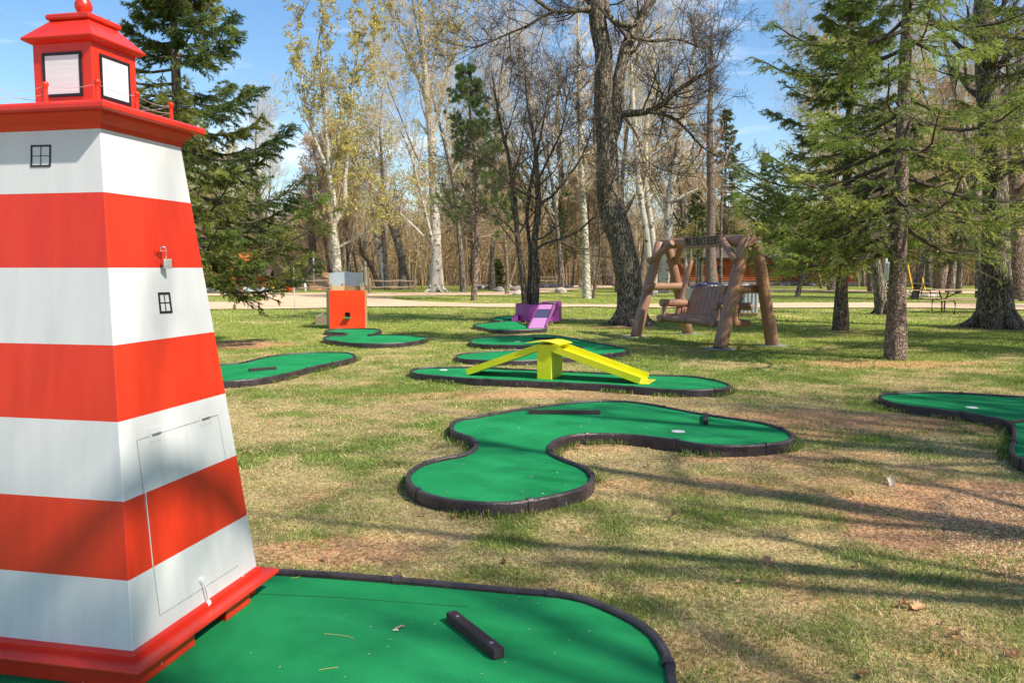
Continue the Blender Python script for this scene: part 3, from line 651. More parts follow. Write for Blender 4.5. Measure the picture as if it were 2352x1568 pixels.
# ---------------------------------------------------------------- purple tub obstacle
pc=Vector(((1237-1176)/F*22.8,22.8,0)); RR=.64
pu=empty('tub_obstacle',pc,label='round purple metal tub with a lilac ramp, wrapped around the thin tree clump',cat='mini golf obstacle')
b=MB(); b.lathe([(RR-.012,.06),(RR,.06),(RR,.505),(RR+.008,.51),(RR-.010,.515),(RR-.012,.06)],k=64); b.build('tub_wall',M['purple'],pu,smooth=False)
for k in range(5):
    an=-math.pi/2+(k-2)*.6; b=MB(); b.box((math.cos(an)*(RR-.05),math.sin(an)*(RR-.05),.03),(.09,.09,.06)); b.build('foot',M['wood'],pu)
rt0=unp(1214,753,.075)-pc; rt1=unp(1254.5,752.5,.075)-pc; tp0=at(1240,699,21.9)-pc; tp1=at(1276,699,21.9)-pc
b=MB(); 
def lerp4(t0,t1): 
    a=rt0.lerp(tp0,t0); c=rt1.lerp(tp1,t0); e=rt1.lerp(tp1,t1); f=rt0.lerp(tp0,t1); return [a,c,e,f]
quadbox(b,lerp4(0,1),-.02); rm=b.build('ramp',M['purpleramp'],pu)
b=MB(); q=[p+Vector((0,0,.008)) for p in lerp4(.40,.76)]; quadbox(b,q,.006); b.build('dark_mat',M['darkmat'],rm)
b=MB(); s=Vector((.02,0,0)); quadbox(b,[rt1+Vector((0,0,-.03)),rt1+Vector((0,.0,.05)),tp1+Vector((0,0,.07)),tp1+Vector((0,0,-.07))],.02); b.build('ramp_side',M['purple'],pu)
b=MB(); quadbox(b,[rt0+Vector((-.01,0,-.03)),rt0+Vector((-.01,.0,.0)),tp0+Vector((-.01,0,.01)),tp0+Vector((-.01,0,-.07))],.02); b.build('ramp_side',M['purple'],pu)
b=MB(); t0=at(1246,694,22.1)-pc; t1=at(1287,692.5,22.1)-pc
b.tubes([[tuple(t0+Vector((0,0,-.06))),tuple(t0),tuple(t0.lerp(t1,.5)+Vector((0,0,.008))),tuple(t1),tuple(t1+Vector((.0,0,-.10)))]],[[.017]*5],6); b.build('handle',M['purple'],pu)
b=MB(); t1=at(1284,698,22.2)-pc; b.box(t1,(.11,.3,.11)); b.build('corner_box',M['purple'],pu,bevel=.01)
b=MB(); c=at(1182,726,22.3)-pc; b.box(c+Vector((.03,.25,-.05)),(.12,.5,.15)); b.box(c+Vector((-.03,.0,-.09)),(.10,.04,.10)); b.build('side_chute',M['purple'],pu)
EXC.append([(pc.x+.66*math.cos(a),pc.y+.66*math.sin(a)) for a in np.linspace(0,6.2,16)])

# ---------------------------------------------------------------- log swing
ZF=lambda x,y:(1401.1+x*.33317,516.8+y*.33317)
gFL=unp(*ZF(178,768)); gFR=unp(*ZF(757,850)); gBL=unp(*ZF(537,748)); gBR=unp(*ZF(1120,828))
cL=(gFL+gBL)/2; cR=(gFR+gBR)/2; wd=(cR-cL).normalized(); fd=Vector((wd.y,-wd.x,0)); fd=fd if fd.dot(Vector((-1,0,0)))>0 else -fd
sw=empty('log_swing',((cL+cR)/2).xy.to_3d(),label='brown varnished log porch swing under an A-frame with a carved sign',cat='garden swing')
so_=sw.location
def logp(name,a,b_,r0,r1=None,parent=sw,mt='log',k=20,label=None):
    a=Vector(a)-so_; b_=Vector(b_)-so_; r1=r1 or r0; n=7; m=MB(); L_=(b_-a).length
    me_d=(b_-a).normalized()
    rr=[];P=[]
    for i in range(n):
        t=i/(n-1); P.append((0,0,L_*t)); rr.append(r0+(r1-r0)*t+.004*math.sin(i*2.1+L_*9))
    P=[(0,0,0),(0,0,.012)]+P[1:-1]+[(0,0,L_-.012),(0,0,L_)]; rr=[r0-.012]+[r0]+rr[1:-1]+[r1,r1-.012]
    m.tubes([P],[rr],k,0,cap=True)
    o=m.build(name,[M[mt]],parent,smooth=True); o.location=a; o.rotation_euler=me_d.to_track_quat('Z','Y').to_euler()
    me=o.data; 
    for p in me.polygons:
        if len(p.vertices)>4: p.use_smooth=False
    return o
ZT=2.02
tL=at(*ZF(385,120),17.95); tL.z=ZT; tR=at(*ZF(885,120),15.6); tR.z=ZT
tL=cL.xy.to_3d()+Vector((0,0,ZT)); tR=cR.xy.to_3d()+Vector((0,0,ZT))
# ground points to apex, legs cross slightly under the beam
logp('leg',gFL,tL+fd*.10+Vector((0,0,.04)),.128,.105); logp('leg',gBL,tL-fd*.12+Vector((0,0,-.05)),.125,.10)
logp('leg',gFR,tR+fd*.08+Vector((0,0,.06)),.135,.115); logp('leg',gBR,tR-fd*.16+Vector((0,0,-.02)),.13,.11)
bm_=logp('top_beam',tL-wd*.12,tR+wd*.05,.112,.112)
cz=1.09
def lerpz(g,t_,z): k=(z-g.z)/(t_.z-g.z); return g.lerp(t_,k)
for g1,g2,t_ in ((gFL,gBL,tL),(gFR,gBR,tR)):
    a=lerpz(g1,t_,cz); c=lerpz(g2,t_,cz); d=(c-a).normalized(); s=wd*(-.0)
    logp('cross_log',a-d*.22+wd*-.15*(1 if g1 is gFR else -1)*-1*0+Vector((0,0,0))-wd*.16*(1 if g1 is gFR else -1),c+d*.20-wd*.16*(1 if g1 is gFR else -1),.083,.078)
# diagonal braces in front and behind
for tt,g1,g2,sg in ((tL,gFL,gBL,1),(tR,gFR,gBR,-1)):
    logp('brace_log',lerpz(g1,tt,1.62)-wd*.05*sg+fd*.20,tt+wd*.62*sg*1+fd*.17+Vector((0,0,.02)),.075,.075)
    logp('brace_log',lerpz(g2,tt,1.60)-fd*.16,tt+wd*.5*sg-fd*.14+Vector((0,0,-.02)),.07,.07)
# slate pads
for g1 in (gFL,gFR,gBR,gBL):
    b=MB(); q=[(math.cos(a)*.30*(1+.15*math.sin(a*3+g1.x)),math.sin(a)*.22*(1+.2*math.cos(a*2+g1.y))) for a in np.linspace(0,5.8,9)]; b.prism(q,-.02,.008); o=b.build('stone_pad',M['slate'],sw); o.location=(g1-so_)
# carved sign on the front of the beam
sgn=at(*ZF(605,117),16.85); sgc=tL.lerp(tR,(sgn-tL).dot(wd)/(tR-tL).length)
b=MB(); LS=1.24; b.box(sgc-so_+fd*.115+Vector((0,0,.01)),(LS,.03,.225),(wd,fd,up)); sb=b.build('sign_board',M['carved'],sw,bevel=.004)
b=MB()
for (x,z,dx,dz) in ((0,.104,LS,.016),(0,-.104,LS,.016),(-LS/2+.008,0,.016,.19),(LS/2-.008,0,.016,.19)): b.box(sgc-so_+fd*.132+wd*x+up*(z+.01),(dx,.014,dz),(wd,fd,up))
b.build('sign_frame',M['log'],sb)
me=text_mesh('PINE TERRACE RESORT',.17,.004); me.materials.clear(); me.materials.append(M['letters']); xs_=[v.co.x for v in me.vertices]; wx=max(xs_)-min(xs_); ys_=[v.co.y for v in me.vertices]; hy=max(ys_)-min(ys_)
o=link('carved_lettering',me,sb); o.scale=(1.16/wx,.165/hy,1); o.location=sgc-so_+fd*.133+Vector((0,0,.008)); o.rotation_euler=(math.pi/2,0,math.atan2(fd.y,fd.x)+math.pi/2)
# bench
bf0=unp(*ZF(345,640),.46); bf1=unp(*ZF(738,672),.46)
bw=(bf1-bf0).length; bd=(bf1-bf0).normalized(); bn=Vector((bd.y,-bd.x,0)); bn=bn if bn.dot(fd)>0 else -bn
def B(s,f,z): return bf0+bd*s-bn*f+Vector((0,0,z-.46))     # s along width, f back from the front rail
logp('seat_rail',B(-.06,0,.46),B(bw+.05,0,.44),.062); logp('seat_rail',B(.0,.09,.52),B(bw,.09,.50),.055)
b=MB(); 
for i in range(5): b.box(B(bw/2,.19+.095*i,.515-.008*i)-so_,(bw-.08,.085,.03),(bd,bn,up))
b.build('seat_slats',M['slat'],sw,bevel=.004)
for s in (.07,bw-.05):
    logp('side_rail',B(s,-.10,.455),B(s,.88,.41),.078,.072)
    logp('arm_rest',B(s-.02,-.02,.78),B(s,.92,.74),.082,.078)
    for f in (.05,.55): b=MB(); b.box(B(s,f,.60)-so_,(.07,.07,.30),(bd,bn,up)); b.build('arm_post',M['slat'],sw,bevel=.006)
    hx=1 if s>.5 else 0
    top=tL.lerp(tR,((B(s,.45,0)-tL).dot(wd))/(tR-tL).length); 
    logp('hanger_board',B(s+(.06 if hx else -.06),.42,.42),top+Vector((0,0,-.36)),.055,.05)
    b=MB(); b.tubes([[tuple(top-so_+Vector((0,0,-.36))),tuple(top-so_+Vector((0,0,-.10)))]],[[.012,.012]],6); b.build('hanger_hook',M['steel'],sw)
b=MB(); nsl=12
for i in range(nsl):
    s=.16+(bw-.30)*i/(nsl-1); h=1.08+.055*math.sin(math.pi*min(1,max(0,(i)/(nsl-1))))
    lo=B(s,.60,.50); hi=B(s,.80,h); d=(hi-lo).normalized(); wv=(bw-.30)/(nsl-1)-.008
    b.box((lo+hi)/2-so_,(wv,.028,(hi-lo).length),(bd,d.cross(bd),d))
b.build('backrest',M['slat'],sw,bevel=.004)
for z,f in ((.66,.69),(.98,.81)):
    b=MB(); b.box(B(bw/2,f,z)-so_,(bw-.2,.04,.08),(bd,bn,up)); b.build('back_rail',M['slat'],sw)
b=MB()
for (x,y) in ((285,205),(460,112),(765,95),(820,215),(385,650),(548,662)): 
    pass
# bolt holes as dark washers on log ends
def bolt(p,n_,r=.017):
    m=MB(); m.lathe([(.0001,.002),(r,.002),(r,-.004)],k=12); o=m.build('bolt_hole',M['hole'],sw); o.location=p-so_; o.rotation_euler=n_.to_track_quat('Z','Y').to_euler()
for tt,g1,sg in ((tL,gFL,1),(tR,gFR,-1)):
    a=lerpz(g1,tt,1.62)-wd*.05*sg+fd*.20; c=tt+wd*.62*sg+fd*.17; d=(c-a).normalized()
    for t in (.08,.92): bolt(a.lerp(c,t)+fd*.074,fd)
for s in (.10,.85,1.5): bolt(B(s,-.062,.455),bn)

# ---------------------------------------------------------------- covered bin on a pallet behind the swing
q0=unp(1588,727); q1=unp(1744,727); bx=empty('storage_bin',(q0.x,q0.y+.05,0),label='grey corrugated metal bin on a wooden pallet behind the swing',cat='bin')
bwid=(q1-q0).length
b=MB()
for (y) in (.05,.6,1.15): b.box((bwid/2,y,.05),(bwid+.1,.1,.09))
for i in range(11): b.box((bwid*(i+.5)/11,.6,.11),(bwid/11-.03,1.3,.025))
b.build('pallet',M['wood'],bx)
b=MB(); V=[];n=90
for i in range(n+1):
    x=.02+(bwid-.04)*i/n; y=.03+.012*math.sin(i*1.2); V+=[(x,y,.13),(x,y,.86),(x,1.15+y*.3,.86)]
b.add(V,[[i*3+j,(i+1)*3+j,(i+1)*3+j+1,i*3+j+1] for i in range(n) for j in range(2)]); b.box((bwid/2,.62,.5),(bwid-.06,1.1,.70)); b.build('corrugated_side',M['bin'],bx)
def lump(name,cx,cy,cz,rx,ry,rz,mt,label,cat,seed):
    b=MB(); rg_=np.random.default_rng(seed); V=[];k=28;q=12
    for j in range(q+1):
        ph=math.pi/2*j/q
        for i in range(k):
            a=2*math.pi*i/k; rr=1+.16*math.sin(a*3+seed)+.08*math.sin(a*7+j*.9)
            V.append((cx+rx*rr*math.cos(ph)*math.cos(a),cy+ry*rr*math.cos(ph)*math.sin(a),cz+rz*(math.sin(ph)**.8)*(1+.25*math.sin(a*2+j*.7+seed))*(1 if j else 0)))
    b.add(V,[[j*k+i,j*k+(i+1)%k,(j+1)*k+(i+1)%k,(j+1)*k+i] for j in range(q) for i in range(k)])
    o=b.build(name,M[mt],smooth=True); tag(o,label,cat); return o
lump('tarp',q0.x+bwid*.30,q0.y+.65,.865,.58,.50,.16,'tarp','crumpled black tarp heaped on the grey bin behind the swing','tarp',2)
lump('plastic_sheet',q0.x+bwid*.76,q0.y+.7,.866,.48,.48,.11,'greytarp','pale grey plastic sheet folded on the bin beside the black tarp','sheet',5)

# ---------------------------------------------------------------- split rail fences
def split_rail(pts,rails,label,Yd):
    P=[unp(u,v) for u,v in pts]; root=empty('rail_fence',P[0],label=label,cat='fence')
    o0=P[0]
    for p in P:
        b=MB(); b.tubes([[tuple(p-o0+Vector((0,0,-.1))),tuple(p-o0+Vector((.01,0,.5))),tuple(p-o0+Vector((.0,0,.93)))]],[[.09,.085,.08]],7,cap=True); b.build('post',M['weather'],root)
    for i in range(len(P)-1):
        for z in rails:
            b=MB(); a=P[i]-o0;c=P[i+1]-o0; n=6
            b.tubes([[tuple(a.lerp(c,t/n)+Vector((0,0,z+.02*math.sin(t*2+i*3+z*9)))) for t in range(n+1)]],[[.045+.012*math.sin(t*2.3) for t in range(n+1)]],6,cap=True); b.build('rail',M['weather'],root)
    return root
split_rail([(849,673.5),(953.5,672.5)],(.35,.72),'short grey split rail fence in front of the birch, two posts',49)
split_rail([(673,674),(790,673.5)],(.33,.74),'grey split rail fence running behind the orange box',49)

# ---------------------------------------------------------------- cabins
def log_wall(b,a,c,z0,z1,r=.1,m=0):
    a=Vector(a);c=Vector(c); n=max(1,round((z1-z0)/(2*r*.9)))
    for i in range(n):
        z=z0+(i+.5)*(z1-z0)/n; b.tubes([[(a.x,a.y,z),(c.x,c.y,z)]],[[r,r]],8,m,cap=True)
def stones(name,line,n,r,parent=None,label=None,seed=1):
    pass
ROCK=[]
for k in range(5):
    bm=bmesh.new(); bmesh.ops.create_icosphere(bm,subdivisions=2,radius=1); rr=random.Random(k)
    ph=[rr.random()*6 for _ in range(6)]
    for v in bm.verts:
        c=v.co; s=1+.18*math.sin(c.x*2.4+ph[0])+.16*math.sin(c.y*2.9+ph[1])+.14*math.sin(c.z*3+ph[2]); v.co=Vector((c.x*s,c.y*s*.8,c.z*s*.6))
    me=bpy.data.meshes.new('rock'); bm.to_mesh(me); bm.free(); me.materials.append(M['stone']); ROCK.append(me)
def rock(x,y,r,label,group=None,rz=None,cat='rock',parent=None,name='rock'):
    o=link(name,random.choice(ROCK)); o.location=(x,y,r*.25); o.scale=(r*random.uniform(.8,1.2),r*random.uniform(.8,1.2),r*random.uniform(.8,1.15)); o.rotation_euler=(0,0,random.uniform(0,6))
    if parent: o.parent=parent
    else: tag(o,label,cat,group)
    return o
def cabin(a,c,depth,zw,zr,label,win=(),r=.1,wing=None,doors=()):
    a=Vector(a);c=Vector(c); d=(c-a).normalized(); n=Vector((-d.y,d.x,0)); root=empty('log_cabin',a,label=label,cat='cabin')
    W_=(c-a).length
    b=MB(); log_wall(b,(0,0,0),d*W_,.25,zw,r); log_wall(b,(0,0,0),n*depth,.25,zw,r); log_wall(b,d*W_,d*W_+n*depth,.25,zw,r); log_wall(b,n*depth,d*W_+n*depth,.25,zw,r)
    b.box(d*W_/2+n*depth/2+Vector((0,0,(zw+.25)/2)),(W_-.1,depth-.1,zw-.25),(d,n,up)); b.build('log_wall',M['cabin'],root,smooth=False)
    b=MB(); b.box(d*W_/2+n*depth/2+Vector((0,0,.1)),(W_+.12,depth+.12,.35),(d,n,up)); b.build('foundation',M['stone'],root)
    b=MB(); e=.45
    P=[d*-e-n*e,d*(W_+e)-n*e,d*(W_+e)+n*(depth/2),d*-e+n*(depth/2),d*(W_+e)+n*(depth+e),d*-e+n*(depth+e)]
    z=[zw-.1,zw-.1,zr,zr,zw-.1,zw-.1]; V=[tuple(p+Vector((0,0,q))) for p,q in zip(P,z)]+[tuple(p+Vector((0,0,q-.12))) for p,q in zip(P,z)]
    b.add(V,[[0,1,2,3],[3,2,4,5],[6,9,8,7],[9,11,10,8],[0,6,7,1],[5,4,10,11]]); b.F.append((np.array([[0,3,9,6],[3,5,11,9],[1,7,8,2],[2,8,10,4]]),0)); b.build('roof',M['roof'],root)
    b=MB(); b.add([tuple(Vector((0,0,zw))),tuple(n*depth+Vector((0,0,zw))),tuple(n*depth/2+Vector((0,0,zr-.1))),tuple(d*W_+Vector((0,0,zw))),tuple(d*W_+n*depth+Vector((0,0,zw))),tuple(d*W_+n*depth/2+Vector((0,0,zr-.1)))],[[0,1,2],[3,5,4]]); b.build('gable',M['cabin'],root)
    for (s,z,w_,h_) in win:
        b=MB(); p=d*s-n*(r+.02)+Vector((0,0,z)); b.box(p,(w_,.05,h_),(d,n,up)); f=b.build('window',M['roof'],root)
        b=MB(); b.box(p-n*.03,(w_-.14,.01,h_-.14),(d,n,up)); b.build('pane',M['pane'],f)
    return root
A=unp(1565,651); A=at(1548,651,80);A.z=0; Bq=at(1866,652,76);Bq.z=0
cabin(A,Bq,6,2.55,3.5,'long low orange log cabin behind the swing',[(4.2,1.3,.9,.6),(11.6,1.3,.7,.7)])
A=at(1866,655,72);A.z=0; Bq=at(1965,655,70.5);Bq.z=0
cabin(A,Bq,5,2.6,3.6,'small bright orange cabin with a dark window, right of the long cabin',[(2.9,1.55,.62,.72)],.06)
A=at(300,668,54);A.z=0; Bq=at(515,668,53);Bq.z=0
cabin(A,Bq,6,2.3,3.6,'orange log cabin between the lighthouse and the dark spruce',[],.11)
A=at(517,667,54.5);A.z=0; Bq=at(606,667,55);Bq.z=0
cabin(A,Bq,3,1.15,1.5,'low orange log shed wing under the spruce branches',[],.11)
# line of white stones along the cabin foot
for i in range(40):
    u=476+i*3.2; p=at(u,668,51.5); rock(p.x,p.y+random.uniform(-.3,.3),.13+random.random()*.09,'white foundation stone in the row before the left cabin','stones before the left cabin',cat='stone')
# ---------------------------------------------------------------- mound, rocks, poles, bits
b=MB(); V=[];k=40;q=14; mc=at(745,662,59)
for j in range(q+1):
    t=j/q
    for i in range(k):
        a=2*math.pi*i/k; rr=3.1*(1-t)*(1+.10*math.sin(a*3)+.05*math.sin(a*8+j)); V.append((rr*math.cos(a),rr*math.sin(a)*.8,1.15*(1-(1-t)**1.5)*(1+.05*math.sin(a*5+j))-.02))
b.add(V,[[j*k+i,j*k+(i+1)%k,(j+1)*k+(i+1)%k,(j+1)*k+i] for j in range(q) for i in range(k)]); o=b.build('dirt_mound',M['mound'],smooth=True); o.location=(mc.x,mc.y,0); tag(o,'orange heap of sandy soil behind the rail fence','mound')
for (u,v,r,l) in ((1144,669,.34,'grey boulder under the little spruce'),(1182,668.5,.36,'tan boulder between the little spruce and the tree clump'),(1193,677.5,.34,'flat pale boulder left of the tree clump'),(1290.6,672.5,.42,'grey boulder on the lawn between tree clump and oak'),(1360,667.5,.32,'small stone at the foot of the leaning sapling')):
    p=unp(u,v); rock(p.x,p.y,r,l)
for i in range(34):
    u=1097+random.random()*100; p=at(u,655,61+random.uniform(-1.2,1.2)); rock(p.x,p.y,.16+random.random()*.16,'pale stone of the long stone border at the wood edge','stones of the border at the wood edge',cat='stone')
for i in range(26):
    u=1225+random.random()*110; p=at(u,656,63+random.uniform(-1.,1.)); rock(p.x,p.y,.2+random.random()*.2,'flat tan stone of the border before the far picnic table','stones before the far picnic table',cat='stone')
for i in range(22):
    an=i/22*6.28; p=at(2100,677,43.5); rock(p.x+.95*math.cos(an)+random.uniform(-.2,.2),p.y+.8*math.sin(an),.16+random.random()*.08,'stone of the fire ring left of the picnic tables','fire ring stones',cat='stone')
for i in range(14):
    u=1700+random.random()*260; p=at(u,652,69.5); rock(p.x,p.y,.15+random.random()*.12,'rounded stone in the row before the orange cabins','stones before the orange cabins',cat='stone')
def pole(u,v,h,r,mt,label,lean=(0,0),name='pole',Y=None):
    p=unp(u,v) if Y is None else at(u,v,Y); p.z=0; b=MB(); b.tubes([[(0,0,-.05),(lean[0]*.5,lean[1]*.5,h/2),(lean[0],lean[1],h)]],[[r,r,r*.9]],8,cap=True); o=b.build(name,M[mt],smooth=True); o.location=p; tag(o,label,'pole'); return o
pole(677,722,1.52,.011,'whitepole','thin white marker rod stuck in the lawn left of the orange box',name='marker_rod')
pole(721.5,664,2.6,.06,'whitepole','white post behind the rail fence, left of the soil heap',Y=57,name='post')
pole(701,667,.55,.08,'whitepole','short white stake beside the rail fence rails',Y=52,name='stake')
pole(1318+280,655,3,.03,'greenpole','thin green post between the birch trunks',Y=62,name='post')
pole(838+130,660,1.8,.03,'greenpole','thin green post behind the two-post rail fence',Y=62,name='post')
up_=at(2033,657,58); up_.z=0; ut=empty('utility_pole',up_,label='pale pole with a grey-green transformer can behind the right spruces',cat='utility pole')
b=MB(); b.tubes([[(0,0,-.1),(0,0,7)]],[[.10,.07]],10); b.build('pole_shaft',M['whitepole'],ut)
b=MB(); b.lathe([(.001,.6),(.2,.6),(.22,.66),(.22,1.75),(.2,1.82),(.08,1.9),(.001,1.9)],(.1,-.28,0),18); b.build('transformer_can',M['transf'],ut,smooth=True)
for (u0,v0,u1,v1,l) in ((2097,658,2084,612,'yellow guy wire guard nearer the utility pole'),(2125,654,2113,622,'yellow guy wire guard farther from the utility pole')):
    a=at(u0,v0,56);a.z=0; c=at(u1,v1-8,57); b=MB(); b.tubes([[(0,0,0),tuple(c-a)]],[[.05,.05]],6,cap=True); o=b.build('guy_guard',M['yellowguard']); o.location=a; tag(o,l,'wire guard')
# small yard things under the left spruce
p=at(553,667,50);p.z=0; bl=empty('path_light',p,label='short red path light with a white cap before the left cabin',cat='path light')
b=MB(); b.tubes([[(0,0,0),(0,0,.42)]],[[.09,.08]],8); b.build('light_post',M['redtrim'],bl); b=MB(); b.lathe([(.001,.44),(.12,.42),(.12,.55),(.06,.62),(.001,.62)],k=12); b.build('light_cap',M['cup'],bl)
p=at(579,665,51);lump('tarp',p.x,p.y,0,1.3,.5,.28,'greytarp','blue-grey tarp lying flat before the left cabin','tarp',8)
for (u,l,mt) in ((597,'small red-orange bucket under the spruce, left one','orange'),(623,'small yellow bucket under the spruce branches','yellowguard'),(664,'small red-orange bucket right of the spruce branches','orange')):
    p=at(u,664,52); b=MB(); b.lathe([(.001,.0),(.17,.0),(.21,.42),(.19,.42),(.16,.03)],k=16); o=b.build('bucket',M[mt],smooth=True); o.location=(p.x,p.y,0); tag(o,l,'bucket')
    b=MB(); b.tubes([[(.2*math.cos(a),.0,.42+.14*math.sin(a)) for a in np.linspace(0,math.pi,9)]],[[.008]*9],5); b.build('bucket_handle',M['steel'],o)

# ---------------------------------------------------------------- picnic tables
def picnic(loc,rz,label,metal=True,LEN=2.4):
    t=empty('picnic_table',loc,rz,label=label,cat='picnic table',group='picnic tables')
    wm=M['table']
    b=MB()
    for i in range(5): b.box((0,(i-2)*.152,.755),(LEN,.142,.04))
    b.build('table_top',wm,t,bevel=.006)
    for s in (-1,1):
        b=MB()
        for i in range(2): b.box((0,s*(.66+.13*i),.445),(LEN,.122,.04))
        b.build('bench_seat',wm,t,bevel=.006)
    for e in (-1,1):
        x=e*(LEN/2-.42)
        if metal:
            b=MB(); q=[]
            b.tubes([[(x,-.36,.73),(x,-.30,.58),(x,-.14,.45),(x,.14,.45),(x,.30,.58),(x,.36,.73)]],[[.024]*6],7)
            for s in (-1,1): b.tubes([[(x,s*.14,.45),(x,s*.10,.2),(x,s*.10,0)]],[[.024]*3],7); b.tubes([[(x,s*.16,.42),(x,s*.85,.42),(x,s*.93,.34),(x,s*.93,.05),(x,s*.88,.0)]],[[.024]*5],7)
            b.build('end_frame',M['rust'],t)
            b=MB(); b.tubes([[(x,0,.45),(x-e*.55,0,.72)]],[[.018,.018]],6); b.build('brace',M['rust'],t)
        else:
            b=MB()
            for s in (-1,1): b.box((x,s*.42,.37),(.04,.09,.88),(Vector((1,0,0)),Vector((0,math.cos(.52),math.sin(.52)*s)),Vector((0,-math.sin(.52)*s,math.cos(.52)))))
            b.box((x,0,.40),(.045,1.5,.09)); b.box((x,0,.70),(.045,.72,.09)); b.build('end_frame',wm,t)
    return t
picnic((15.35,27.8,0),-.10,'nearest metal-framed picnic table, left of the thick right oak')
picnic((19.0,40.0,0),.05,'second metal-framed picnic table, behind the nearest one')
picnic((3.05,66.5,0),.0,'wooden picnic table far off behind the thin tree clump',False,2.2)
# PART2
# ================================================================ TREES
def nrm(a): return a/(np.linalg.norm(a,axis=-1,keepdims=True)+1e-9)
def interp(P,t):
    """P (N,k,3), t (N,m) in 0..1 -> points, tangents (N,m,3)"""
    k=P.shape[1]; x=np.clip(t,0,.9999)*(k-1); i=x.astype(int); f=(x-i)[...,None]
    n=np.arange(P.shape[0])[:,None]; a=P[n,i]; b=P[n,i+1]
    return a*(1-f)+b*f, nrm(b-a)
def sprout(P,R,m,rng,t0=.25,t1=1,ang=(35,60),lf=(.35,.55),taper=.6,up=.15,wob=.12,k=5,rf=.45,tipr=.25,planar=False,rmin=.002,lmin=.05,lens=None):
    """grow m children from each limb of P"""
    N_=P.shape[0]; Lp=np.linalg.norm(np.diff(P,axis=1),axis=2).sum(1)
    t=np.sort(rng.uniform(t0,t1,(N_,m)),axis=1)
    b,T=interp(P,t); k0=P.shape[1]
    x=t*(k0-1); i=np.minimum(x.astype(int),k0-2); f=x-i; n=np.arange(N_)[:,None]; r0=R[n,i]*(1-f)+R[n,i+1]*f
    if planar:
        upv=np.zeros_like(T); upv[...,2]=1; s=nrm(np.cross(T,upv)); sg=np.where(np.arange(m)%2==0,1,-1)[None,:,None]*np.where(rng.random((N_,m,1))<.12,-1,1)
        pr=nrm(s*sg+rng.normal(0,.22,s.shape))
    else:
        q=rng.normal(0,1,T.shape); pr=nrm(q-(q*T).sum(-1,keepdims=True)*T)
    a=np.radians(rng.uniform(ang[0],ang[1],(N_,m,1))); d=T*np.cos(a)+pr*np.sin(a)
    l=(Lp[:,None] if lens is None else lens)*rng.uniform(lf[0],lf[1],(N_,m))*(1-taper*(t-t0)/(t1-t0+1e-6)); l=np.maximum(l,lmin)
    b=b.reshape(-1,3); d=nrm(d.reshape(-1,3)); l=l.reshape(-1); r=np.maximum(r0.reshape(-1)*rf,rmin)
    out=[b]; st=l/(k-1)
    for j in range(k-1):
        d=nrm(d+rng.normal(0,wob,d.shape)+np.array([0,0,1.])*up); out.append(out[-1]+d*st[:,None])
    Pn=np.stack(out,1); Rn=r[:,None]*np.linspace(1,tipr,k)[None,:]; Rn=np.maximum(Rn,rmin*.6)
    return Pn,Rn
def limb(pts,r0,r1,k=None,rng=None,wob=0):
    """one guide limb resampled"""
    P=smooth_closed([Vector(p) for p in pts],False,.25); P=np.array([tuple(p) for p in P]); k=k or len(P)
    s=np.r_[0,np.cumsum(np.linalg.norm(np.diff(P,axis=0),axis=1))]; u=np.linspace(0,s[-1],k); Q=np.stack([np.interp(u,s,P[:,i]) for i in range(3)],1)
    if rng is not None: Q[1:]+=rng.normal(0,wob,(k-1,3))
    rr=np.interp(np.linspace(0,1,k),np.linspace(0,1,len(r0)),r0) if hasattr(r0,'__len__') else np.linspace(r0,r1,k)
    return Q,rr
def cards(P,rng,n,size,spread,asp=.6,t0=.1):
    """n small leaf faces near each limb; returns verts, faces"""
    N_=P.shape[0]; p,T=interp(P,rng.uniform(t0,1,(N_,n))); p=p.reshape(-1,3)+rng.normal(0,spread,(N_*n,3))
    a=nrm(rng.normal(0,1,p.shape)); b=nrm(np.cross(a,rng.normal(0,1,p.shape))); s=size*rng.uniform(.6,1.3,(len(p),1))
    V=np.stack([p-a*s,p+b*s*asp,p+a*s,p-b*s*asp],1); return V.reshape(-1,3),np.arange(len(V)*4).reshape(-1,4)
def colvar(n,rep,rng,cols,w=None,v=.2):
    c=np.array(cols)[rng.choice(len(cols),n,p=w)]*rng.uniform(1-v,1+v,(n,1)); return np.repeat(c,rep,axis=0)
